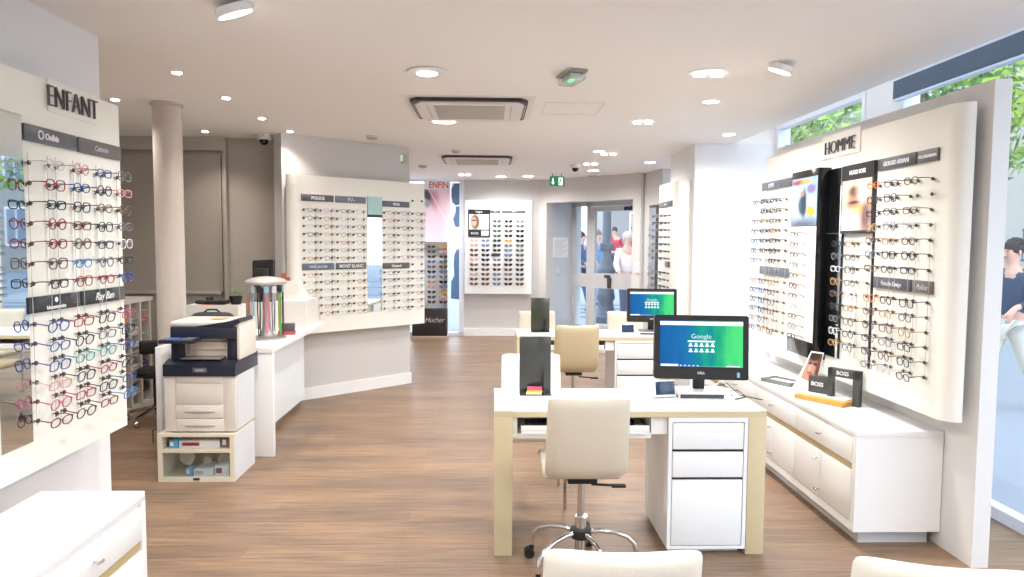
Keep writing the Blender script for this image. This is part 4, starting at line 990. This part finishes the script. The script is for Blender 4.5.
# ================================================================ CEILING FIXTURES
LW_ = glow('lamp_white', (255, 246, 236), 9)
LS_ = glow('lamp_spot', (255, 244, 240), 14)
TRIM = mat('downlight_trim', (236, 234, 232), .4)
def light(x, y, z, power, size=.06, angle=150, col=(.99, .985, .975), tilt=None):
    l = bpy.data.lights.new('spot', 'SPOT'); l.energy = power; l.spot_size = math.radians(angle); l.spot_blend = .8; l.shadow_soft_size = size; l.color = col
    o = bpy.data.objects.new('downlight_beam', l); C.objects.link(o); o.location = (x, y, z)
    if tilt: o.rotation_euler = tilt
    return o
def down(x, y, r, kind, label, group='ceiling downlights'):
    t = thing('ceiling_downlight', label, 'ceiling light', (x, y, CE), 0, group)
    if kind == 'small':
        MB().lathe([(r, -.004), (r, 0), (r*.55, 0), (r*.55, -.002)], 20).build('trim_ring', mat('trim_grey', (190, 182, 176), .4, .3), t)
        MB().cyl(0, 0, -.010, -.003, r*.6, n=16).build('lamp', LS_, t)
    elif kind == 'tube':
        MB().lathe([(r, -.006), (r, 0), (r*.88, 0), (r*.86, -.004)], 32).build('trim_ring', TRIM, t)
        MB().cyl(0, 0, -.003, -.001, r*.86, n=24).build('reflector', glow('lamp_soft', (250, 250, 244), 1.6), t)
        for s_ in (-1, 1): MB().tube([(s_*r*.15, -.0, -.012), (s_*r*.7, 0, -.012)], .012, 8).build('lamp', LW_, t)
    elif kind == 'plate':
        MB().lathe([(r, -.004), (r*.96, -.012), (r*.5, -.016), (r*.48, -.01)], 32).build('trim_plate', TRIM, t)
        MB().cyl(0, 0, -.02, -.012, r*.48, n=24).build('lamp', LW_, t)
    else:
        MB().lathe([(r, -.006), (r, 0), (r*.85, 0), (r*.85, -.004)], 28).build('trim_ring', TRIM, t)
        MB().cyl(0, 0, -.008, -.002, r*.86, n=24).build('lamp', LW_, t)
    return t
small = [(-1.924, 4.549), (-1.911, 5.334), (-2.756, 5.445), (-2.703, 6.98), (-1.926, 6.203), (-1.889, 6.918)]
nm_ = ['nearest of the small left spots', 'small spot in front of the column to its right', 'small spot left of the column', 'small spot near the greige back wall', 'small spot before the dome camera', 'small spot nearest the centre board']
for (x, y), l_ in zip(small, nm_):
    down(x, y, .045, 'small', 'square-looking recessed ceiling light, '+l_, 'small ceiling spots'); light(x, y, CE-.02, 15, .04, 120, (1, .92, .84))
big = [(-.386, 4.43, .125, 'plate', 'white plate downlight in front of the near air conditioner'), (1.307, 4.379, .125, 'tube', 'round twin-tube downlight above the near desk'),
       (1.588, 5.231, .065, 'disc', 'small round downlight between the near desk and HOMME board'), (1.283, 6.122, .11, 'tube', 'round twin-tube downlight above the far desk'),
       (-.40, 6.24, .115, 'disc', 'bright round downlight behind the near air conditioner'), (2.239, 6.788, .065, 'disc', 'round downlight before the white pier'),
       (1.218, 8.158, .07, 'disc', 'bright downlight beside the dark-lamp downlight'), (1.36, 8.36, .12, 'tube', 'twin-tube downlight with dark fittings beyond the far desk'),
       (1.30, 9.42, .12, 'tube', 'faint twin-tube downlight beside the black dome camera'), (1.47, 10.35, .09, 'disc', 'downlight before the entrance wall'),
       (.166, 11.45, .09, 'disc', 'left downlight before the far sunglasses board'), (.585, 11.35, .09, 'disc', 'right downlight before the far sunglasses board'),
       (-.397, 11.1, .12, 'tube', 'faint wide downlight before the poster window'), (2.03, 9.2, .08, 'disc', 'downlight above the entrance board')]
for x, y, r, k, l_ in big:
    down(x, y, r, k, l_)
    light(x, y, CE-.035, 45 if r > .1 else 34, .06, 165)
# tilted adjustable spots
def tilted(x, y, r, ax, label):
    t = thing('adjustable_spot', label, 'ceiling light', (x, y, CE), 0, 'adjustable ceiling spots')
    MB().lathe([(r*1.05, -.006), (r*1.05, 0), (r*.9, 0)], 28).build('trim_ring', TRIM, t)
    M = TR(0, 0, -.012, rx=ax[0], ry=ax[1])
    MB().lathe([(r*.9, .0), (r*.9, -.035), (r*.82, -.038)], 28, M=M).build('housing', WHITE, t)
    MB().cyl(0, 0, -.041, -.0385, r*.82, n=28, M=M).build('lamp', LW_, t)
    light(x, y, CE-.075, 60, .05, 150, tilt=(ax[0], ax[1], 0))
tilted(-1.12, 3.22, .088, (.25, -.3), 'large tilted white spotlight at the top edge of the picture')
tilted(1.65, 4.11, .075, (.2, .3), 'tilted white spotlight aimed at the HOMME board')
# more lamps of the room behind the camera's view
for x, y in ((-.3, 1.2), (1.4, 1.6), (.4, -.3), (-1.2, .6), (2.0, .2), (-3.4, 4.2), (-3.3, 2.2)):
    light(x, y, CE-.035, 45, .06, 165)
# cassette air conditioners
def cassette(x, y, label):
    t = thing('air_conditioner', label, 'air conditioner', (x, y, CE), 0, 'cassette air conditioners'); h = .425
    P = [(-h+.05, -h), (h-.05, -h), (h, -h+.08), (h, h-.08), (h-.05, h), (-h+.05, h), (-h, h-.08), (-h, -h+.08)]
    MX = Matrix(((1, 0, 0, 0), (0, 0, 1, 0), (0, 1, 0, 0), (0, 0, 0, 1)))
    MB().box(-.475, .475, -.475, .475, -.004, 0).build('surround', mat('ac_surround', (236, 231, 226), .8), t, smooth=False)
    MB().prism(P, -.028, -.004, M=MX).build('dark_vents', mat('vent_dark', (52, 48, 48), .5), t, smooth=False)
    P2 = [(a*.925, b_*.925) for a, b_ in P]
    MB().prism(P2, -.040, -.012, M=MX).build('panel', mat('ac_panel', (230, 224, 218), .5), t, smooth=False)
    mb = MB(); mb.box(-.26, .26, -.30, .26, -.044, -.040)
    g = mb.build('grille', mat('ac_grille', (190, 184, 176), .6), t, smooth=False)
    mb = MB()
    for k in range(26): mb.box(-.25, .25, -.29+.021*k, -.283+.021*k, -.047, -.044)
    mb.build('grille_slats', mat('ac_slat', (206, 200, 192), .6), g, smooth=False)
    mb = MB()
    for s_ in (-1, 1):
        for i in range(2): mb.box(s_*(h-.012-.012*i)-.002, s_*(h-.012-.012*i)+.002, -.28, .28, -.030, -.028)
    mb.build('louvre', GTXT, t, smooth=False)
    mb = MB(); mb.box(-.31, -.306, -.3, .26, -.042, -.040).box(.306, .31, -.3, .26, -.042, -.040); mb.build('seam', mat('seam_grey', (150, 146, 142), .6), t, smooth=False)
cassette(-.157, 5.62, 'ceiling cassette air conditioner nearer to the camera'); cassette(-.165, 9.08, 'ceiling cassette air conditioner farther from the camera')
# access hatch outline
t = thing('ceiling_hatch', 'faint rectangular access hatch in the ceiling right of the air conditioner', 'hatch', (.62, 5.6, CE))
MB().box(-.22, .22, -.25, -.246, -.003, 0).box(-.22, .22, .246, .25, -.003, 0).box(-.22, -.216, -.25, .25, -.003, 0).box(.216, .22, -.25, .25, -.003, 0).build('frame', mat('hatch_grey', (222, 215, 209), .7), t, smooth=False)
def detector(x, y, label, r=.06, z=CE):
    t = thing('smoke_detector', label, 'smoke detector', (x, y, z), 0, 'smoke detectors')
    MB().lathe([(r, 0), (r, -.012), (r*.8, -.03), (r*.4, -.042), (r*.1, -.045)], 24).build('shell', mat('detector_grey', (206, 200, 196), .5), t)
    MB().lathe([(r*.84, -.022), (r*.86, -.026), (r*.8, -.03)], 24).build('vent_ring', DGREY, t)
detector(-1.165, 7.184, 'round smoke detector between the air conditioners, left'); detector(-.92, 9.9, 'round smoke detector left of the far air conditioner'); detector(1.55, 11.05, 'round smoke detector above the entrance', .08)
detector(-.39, 8.2, 'round smoke detector before the far air conditioner', .05)
def camera_dome(x, y, label):
    t = thing('security_camera', label, 'camera', (x, y, CE+.002))
    MB().lathe([(.075, 0), (.075, -.04), (.06, -.05)], 24).build('housing', mat('dome_house', (226, 222, 218), .4), t); MB().sph(0, 0, -.055, .045).build('dome', GLOSSB, t)
camera_dome(-2.22, 7.2, 'dome security camera at the corner by the centre wall'); camera_dome(1.12, 9.6, 'dome security camera before the entrance')
# emergency light
t = thing('emergency_light', 'clear ceiling emergency light glowing green', 'emergency light', (.485, 4.43, CE+.002), math.radians(14))
MB().box(-.06, .06, -.13, .11, -.02, 0, .006).build('base', mat('base_grey', (150, 150, 148), .5), t)
MB().box(-.055, .055, -.12, .10, -.065, -.02, .014).build('cover', glassmat('frosted', (.86, .9, .88), .35, .2), t)
MB().box(-.035, .035, -.09, .07, -.045, -.022, .003).build('reflector', mat('refl_grey', (206, 214, 210), .3), t); MB().box(-.012, .012, -.03, .03, -.05, -.045).build('green_lamp', glow('green_led', (90, 230, 130), 2), t)
# exit signs
t = thing('exit_sign', 'green hanging exit sign with arrow and running figure', 'sign', (1.0, 10.9, CE-.03), math.radians(8))
MB().box(-.11, .11, -.012, .012, -.16, -.01, .002).build('panel', glow('exit_green', (44, 110, 78), .9), t)
w = glow('exit_white', (220, 240, 226), 1)
MB().box(-.075, -.055, -.0145, -.0125, -.11, -.04).prism([(-.095, -.10), (-.035, -.10), (-.065, -.14)], -.0145, -.0125).build('arrow', w, t, smooth=False)
MB().box(.02, .085, -.0145, -.0125, -.145, -.03).build('door_symbol', w, t, smooth=False)
MB().sph(.045, -.0155, -.05, .008, 1, .2, 1).box(.038, .056, -.016, -.0148, -.09, -.058).box(.03, .04, -.016, -.0148, -.13, -.09).box(.055, .066, -.016, -.0148, -.12, -.09).build('figure', mat('exit_figure', (40, 96, 66), .5), t, smooth=False)
MB().cyl(-.07, 0, -.01, .03, .006).cyl(.07, 0, -.01, .03, .006).build('bracket', DGREY, t)
t = thing('exit_lamp', 'side-on exit lamp on the end of the centre wall', 'sign', (-.93, 7.96, 2.44), AC-PI/2)
MB().box(-.06, 0, -.03, .03, 0, .1, .004).build('housing', mat('lamp_beige', (190, 182, 170), .5), t); MB().box(-.05, -.01, -.035, -.03, .02, .09).build('face', glow('pale_green', (200, 226, 196), .6), t, smooth=False)
# roller blind cassette in the near facade window
t = thing('roller_blind', 'rolled slate blue blind across the top of the facade window', 'blind', (2.9, 3.4, 2.63))
MB().box(-.02, .02, -2.6, 1.76, 0, .13, .003).build('fabric_roll', SHADE, t); MB().box(-.025, .025, -2.6, 1.76, -.014, 0).build('bottom_bar', mat('blind_bar', (190, 204, 220), .4), t, smooth=False)

# ================================================================ OUTSIDE
pav = mat('pavement_pale', (150, 154, 162), .8, var=.06, scale=1.5)
struct(MB().box(3.05, 9.5, -12, 13, -.12, -.02).build('ground_pavement', pav, smooth=False))
mb = MB(); mb.box(-14, 9.5, 13.001, 19, -.12, -.02); struct(mb.build('ground_forecourt', pav, smooth=False))
struct(MB().box(9.5, 40, -20, 60, -.16, -.06).build('ground_road', mat('road_blue_grey', (122, 130, 144), .8, var=.08, scale=1), smooth=False))
mb = MB(); mb.prism([(19.001, -.12), (19.001, -.02), (60, 2.2), (60, -.12)], -30, 9.49, M=Matrix(((0, 1, 0, 0), (1, 0, 0, 0), (0, 0, 1, 0), (0, 0, 0, 1)))); struct(mb.build('ground_slope', pav, smooth=False))
for k in range(6):
    o = MB().box(.5, 9.4, 15.2+k*.95, 15.6+k*.95, -.019, -.017).build('trim_%d' % (k+10), mat('crossing_grey', (104, 110, 124), .8), smooth=False); struct(o)
for k in range(4):
    o = MB().box(9.2+k*3.5, 9.32+k*3.5, -10, 40, -.055, -.045).build('trim_%d' % (k+4), mat('kerb_dark', (130, 140, 156), .8), smooth=False); struct(o)
def house(name, label, x0, x1, y0, y1, h, nx, nz, face='x', m=None):
    t = thing(name, label, 'building', (0, 0, 0))
    MB().box(x0, x1, y0, y1, -.1, h).build('walls', m or mat('facade_cream', (176, 172, 164), .8), t, smooth=False)
    MB().box(x0-.2, x1+.2, y0-.2, y1+.2, h, h+.5).build('cornice', mat('facade_trim', (200, 196, 190), .8), t, smooth=False)
    wm = mat('house_glass', (112, 128, 150), .15)
    L = (y1-y0) if face == 'x' else (x1-x0)
    for i in range(nx):
        for k in range(nz):
            a = (y0 if face == 'x' else x0)+L*(i+.5)/nx; z = 1.2+k*3.1
            if face == 'x':
                w_ = MB().box(x0-.08, x0, a-.55, a+.55, z, z+1.9).build('window', mat('house_frame', (236, 236, 236), .5), t, smooth=False)
                MB().box(x0-.1, x0-.08, a-.46, a-.04, z+.1, z+1.8).box(x0-.1, x0-.08, a+.04, a+.46, z+.1, z+1.8).build('pane', wm, w_, smooth=False)
                r_ = MB(); r_.box(x0-.42, x0-.36, a-.75, a+.75, z+.82, z+.9)
                for q in range(13): r_.box(x0-.40, x0-.38, a-.72+.12*q, a-.70+.12*q, z-.05, z+.82)
                r_.box(x0-.42, x0, a-.75, a+.75, z-.12, z-.05); r_.build('balcony_rail', mat('rail_iron', (70, 80, 96), .5), t, smooth=False)
            else:
                w_ = MB().box(a-.55, a+.55, y0-.08, y0, z, z+1.9).build('window', mat('house_frame', (236, 236, 236), .5), t, smooth=False)
                MB().box(a-.46, a-.04, y0-.1, y0-.08, z+.1, z+1.8).box(a+.04, a+.46, y0-.1, y0-.08, z+.1, z+1.8).build('pane', wm, w_, smooth=False)
    return t
house('town_house', 'pale town house with balconies across the road on the right', 17, 26, 4, 26, 13, 7, 4)
house('town_house', 'tall stone building beyond the entrance', 6, 24, 36, 44, 14, 6, 4, 'y', mat('facade_stone', (150, 148, 146), .8))
def tree(label, x, y, h, r, n=2600, z0=0, seed=1):
    rr = random.Random(seed)
    t = thing('street_tree', label, 'tree', (x, y, z0))
    MB().tube([(0, 0, -.1), (.05, 0, h*.35), (0, .08, h*.7)], [.16, .13, .08], 10).tube([(.05, 0, h*.4), (.7, .3, h*.65)], [.07, .03], 6).tube([(.05, 0, h*.45), (-.7, -.4, h*.7)], [.07, .03], 6).build('trunk', mat('bark', (110, 100, 88), .9), t)
    for part in range(2):
        mb = MB()
        for k in range(n//2):
            while True:
                p = Vector((rr.uniform(-1, 1), rr.uniform(-1, 1), rr.uniform(-1, 1)))
                if p.length < 1: break
            p = Vector((p.x*r, p.y*r, h*.78+p.z*r*.95)); s_ = rr.uniform(.07, .14)
            a = Vector((rr.uniform(-1, 1), rr.uniform(-1, 1), rr.uniform(-1, 1))).normalized()*s_; b_ = a.orthogonal().normalized()*s_*.6
            mb.quad([p-a, p+b_, p+a, p-b_], uv=False)
        mb.build('crown', mat('leaf_light', (168, 196, 84), .6) if part else mat('leaf_dark', (104, 142, 62), .6), t, smooth=False)
tree('leafy green tree outside the right facade, nearest the camera', 6.6, 7.2, 5.4, 1.9, 2600, 0, 1)
tree('leafy green tree outside the facade behind the HOMME board', 7.4, 11.5, 5.6, 2.0, 2600, 0, 2)
tree('leafy green tree on the pavement, farther along the facade', 7.6, 16.5, 5.8, 2.0, 2200, 0, 3)
tree('leafy green tree across the road from the entrance', 9.0, 24, 7.5, 2.4, 2000, .3, 4)
# lamppost outside the entrance
t = thing('street_lamp', 'thick cast-iron street lamp post outside the glass door', 'street lamp', (2.33, 14.4, -.02))
MB().lathe([(.26, 0), (.26, .12), (.2, .18), (.17, .3), (.15, .42), (.19, .5), (.17, .62), (.155, .95), (.19, 1.0), (.19, 1.08), (.14, 1.16)], 24).build('base', mat('iron_blue', (92, 98, 108), .5), t)
MB().lathe([(.14, 1.16), (.10, 1.3), (.085, 2.0), (.075, 4.2)], 20).box(-.14, .14, -.1, .1, 1.45, 1.6, .02).build('pole', mat('iron_blue', (0, 0, 0)), t)
MB().lathe([(.05, 4.2), (.2, 4.35), (.26, 4.8), (.1, 4.95), (.02, 5.1)], 20).build('lantern', mat('lantern_glass', (220, 226, 230), .3), t)

# ---------------------------------------------------------------- people
def skinmesh(name, V, Ed, R_, m, parent, root=0, sub=1):
    me = bpy.data.meshes.new(name); me.from_pydata(V, Ed, []); me.materials.append(m)
    o = bpy.data.objects.new(name, me); C.objects.link(o); o.parent = parent
    md = o.modifiers.new('skin', 'SKIN'); md.use_smooth_shade = True
    for i, v in enumerate(me.skin_vertices[0].data):
        v.radius = R_[i] if isinstance(R_[i], tuple) else (R_[i], R_[i]); v.use_root = (i == root)
    s_ = o.modifiers.new('sub', 'SUBSURF'); s_.levels = sub; s_.render_levels = sub
    return o
def person(label, loc, rz, H=1.75, top=(60, 80, 110), legs=(60, 66, 84), shoes=(230, 230, 230), hair=(60, 46, 40), stride=.28, bald=False, hands=False, hem=None, long_top=0, arms=((.12, .35), (-.12, .3)), group=None):
    """faces local -Y"""
    k = H/1.75; t = thing('person', label, 'person', loc, rz, group); t.scale = (k, k, k)
    V = []; R_ = []; Ed = []
    def add(p, r, par=None):
        V.append(p); R_.append(r)
        if par is not None: Ed.append((par, len(V)-1))
        return len(V)-1
    pel = add((0, 0, .95), (.15, .11)); sp1 = add((0, .01, 1.15), (.13, .10), pel); ch = add((0, .01, 1.34), (.165, .115), sp1); nk0 = add((0, .01, 1.46), (.07, .07), ch); nk = add((0, -.005, 1.53), (.052, .055), nk0)
    hd = add((0, -.02, 1.62), (.078, .095), nk); add((0, -.02, 1.70), (.07, .085), hd)
    J_ = {}
    for sd, st_ in ((-1, stride), (1, -stride)):
        hp = add((sd*.09, 0, .88), .092, pel); kn = add((sd*.10, -st_*.55-.02, .50), .062, hp); an = add((sd*.10, -st_+(.06 if st_ < 0 else 0), .10), .042, kn); ft = add((sd*.105, -st_-.10, .04), (.045, .035), an)
        J_['leg', sd] = (V[hp], V[kn], V[an], V[ft])
    hand_roots = []
    for (sd, (fw, bend)) in zip((-1, 1), arms):
        shd = add((sd*.185, .01, 1.41), .055, ch); el = add((sd*.235, .03-fw*.5, 1.13), .043, shd); wr = add((sd*.22, -fw-bend*.3, .92+bend*.35), .030, el); pm_ = add((sd*.215, -fw-bend*.45, .85+bend*.36), (.04, .022), wr)
        J_['arm', sd] = (V[shd], V[el], V[wr]); 
        if hands:
            px_, py_, pz_ = V[pm_]
            for q in range(4):
                kn_ = add((px_+(.0), py_-.03+.02*q, pz_-.04+(.004*abs(q-1.5))), .0095, pm_); mid = add((px_-sd*.006, py_-.032+.02*q, pz_-.075+.004*abs(q-1.5)), .0085, kn_); add((px_-sd*.018, py_-.03+.019*q, pz_-.10+.006*abs(q-1.5)), .007, mid)
            th_ = add((px_-sd*.01, py_-.05, pz_-.01), .011, pm_); add((px_-sd*.016, py_-.062, pz_-.045), .009, th_)
    skinmesh('body', V, Ed, R_, SKIN, t)
    # face
    MB().sph(-.03, -.108, 1.645, .009).sph(.03, -.108, 1.645, .009).build('eyes', BLACK, t)
    MB().prism([(-.012, 1.595), (.012, 1.595), (.004, 1.64), (-.004, 1.64)], -.128, -.10).build('nose', SKIN, t)
    MB().sph(0, -.108, 1.575, .02, 1.1, .3, .25).build('mouth', mat('lips', (170, 96, 92), .5), t); MB().sph(-.085, -.01, 1.63, .02, .4, .8, 1.3).sph(.085, -.01, 1.63, .02, .4, .8, 1.3).build('ears', SKIN, t)
    if not bald:
        h_ = MB(); h_.sph(0, .012, 1.675, .098, .95, 1.08, .92, 18)
        for q in range(46):
            a = random.uniform(0, 6.28); el_ = random.uniform(.1, 1.5); h_.sph(.085*math.cos(a)*math.cos(el_), .03+.09*math.sin(a)*math.cos(el_)*.9, 1.685+.08*math.sin(el_), .022, n=8)
        ho = h_.build('hair', mat('hair_%d_%d_%d' % hair, hair, .8), t)
    # top
    V2 = []; R2 = []; E2 = []
    def ad(p, r, par=None):
        V2.append(p); R2.append(r)
        if par is not None: E2.append((par, len(V2)-1))
        return len(V2)-1
    a = ad((0, 0, .93-long_top), (.178, .135)); b_ = ad((0, .01, 1.12), (.165, .125), a); c_ = ad((0, .01, 1.34), (.185, .135), b_); ad((0, .01, 1.47), (.075, .075), c_)
    for sd in (-1, 1):
        s0, s1, s2 = J_['arm', sd]; i1 = ad(s0, .068, c_); i2 = ad(s1, .058, i1); ad(tuple(s1[q]+(s2[q]-s1[q])*.9 for q in range(3)), .046, i2)
    skinmesh('jacket', V2, E2, R2, mat('cloth_%d_%d_%d' % top, top, .8), t)
    if hem:
        hm = MB(); hm.lathe([(.172, .90), (.176, .93), (.174, .96)], 24, M=Matrix.Diagonal((1, .8, 1, 1))); hm.build('striped_hem', mat('hem', hem, .7), t)
    V3 = []; R3 = []; E3 = []
    V3.append((0, 0, .95)); R3.append((.165, .125))
    for sd in (-1, 1):
        h0, k0, a0, f0 = J_['leg', sd]; i = len(V3); V3 += [h0, k0, a0]; R3 += [.108, .08, .062]; E3 += [(0, i), (i, i+1), (i+1, i+2)]
    skinmesh('trousers', V3, E3, R3, mat('cloth_%d_%d_%d' % legs, legs, .8), t)
    for sd in (-1, 1):
        h0, k0, a0, f0 = J_['leg', sd]
        s_ = MB(); s_.box(-.05, .05, -.17, .09, 0.0, .035, .012); s_.sph(0, -.06, .045, .055, .9, 1.9, .8); s_.sph(0, .035, .06, .05, .9, 1.1, 1.1)
        o = s_.build('shoe', mat('shoe_%d_%d_%d' % shoes, shoes, .5), t); o.location = (a0[0], a0[1], a0[2]-.10)
    return t
person('pedestrian in dark blue jacket and cream trousers walking outside the right facade', (5.0, 6.75, -.02), math.radians(-75), 1.66, (50, 66, 92), (226, 220, 204), (236, 228, 228), (52, 40, 38), hands=True, hem=(210, 214, 220), stride=.3, arms=((.15, .2), (.05, .5)))
person('grey-haired person in pale pink shirt and dark trousers outside the door', (2.70, 14.1, -.02), math.radians(10), 1.80, (236, 214, 216), (66, 78, 104), (80, 80, 90), (190, 184, 180), stride=.1, arms=((.1, .2), (.1, .2)))
person('person in blue shirt just behind the lamp post', (2.72, 18.2, -.02), math.radians(30), 1.9, (110, 150, 196), (130, 150, 190), (80, 80, 90), (120, 100, 90), stride=.2)
person('person in a red top walking beyond the lamp post', (4.15, 24, .27), math.radians(-20), 1.8, (196, 60, 76), (70, 70, 90), (80, 80, 90), (70, 56, 50), stride=.2)
person('person in a pale green outfit beyond the entrance', (4.2, 19.5, .0), math.radians(-10), 1.8, (206, 222, 206), (210, 220, 206), (200, 200, 200), (140, 110, 90), stride=.2)
person('person in navy coat behind the left door pane', (2.15, 17.0, -.02), math.radians(60), 1.85, (70, 90, 130), (60, 76, 110), (60, 60, 70), (60, 50, 46), stride=.25)
person('dark-clothed person in the crowd right of the lamp post', (5.1, 25.5, .35), math.radians(15), 1.8, (120, 100, 120), (70, 76, 100), (60, 60, 70), (60, 50, 46), stride=.25)

# ================================================================ LIGHT, CAMERA
w = bpy.data.worlds.new('World'); S.world = w; w.use_nodes = True; nt = w.node_tree
bg = nt.nodes['Background']; tc = nt.nodes.new('ShaderNodeTexCoord'); sp = nt.nodes.new('ShaderNodeSeparateXYZ'); nt.links.new(tc.outputs['Generated'], sp.inputs[0])
cr = nt.nodes.new('ShaderNodeValToRGB'); nt.links.new(sp.outputs[2], cr.inputs[0])
cr.color_ramp.elements[0].position = .45; cr.color_ramp.elements[0].color = (.84, .92, 1, 1); cr.color_ramp.elements[1].position = .9; cr.color_ramp.elements[1].color = (.62, .78, 1, 1)
nt.links.new(cr.outputs[0], bg.inputs[0]); bg.inputs[1].default_value = 2.3
cam = bpy.data.cameras.new('camera'); co = bpy.data.objects.new('camera', cam); C.objects.link(co); S.camera = co
cam.sensor_width = 36; cam.lens = 720/1024*36; cam.clip_start = .05
ROLL = math.radians(.4); PITCH = math.radians(3.76); YAW = math.radians(1.75)
fwd = Vector((math.sin(YAW)*math.cos(PITCH), math.cos(YAW)*math.cos(PITCH), -math.sin(PITCH)))
r0 = fwd.cross(Vector((0, 0, 1))).normalized(); u0 = r0.cross(fwd)
r_ = r0*math.cos(ROLL)+u0*math.sin(ROLL); u_ = -r0*math.sin(ROLL)+u0*math.cos(ROLL)
Mx = Matrix((r_, u_, -fwd)).transposed().to_4x4(); Mx.translation = (0, 0, 1.6); co.matrix_world = Mx
S.view_settings.view_transform = 'Standard'; S.view_settings.look = 'None'; S.view_settings.gamma = 1; S.view_settings.use_curve_mapping = False
S.view_settings.exposure = .8
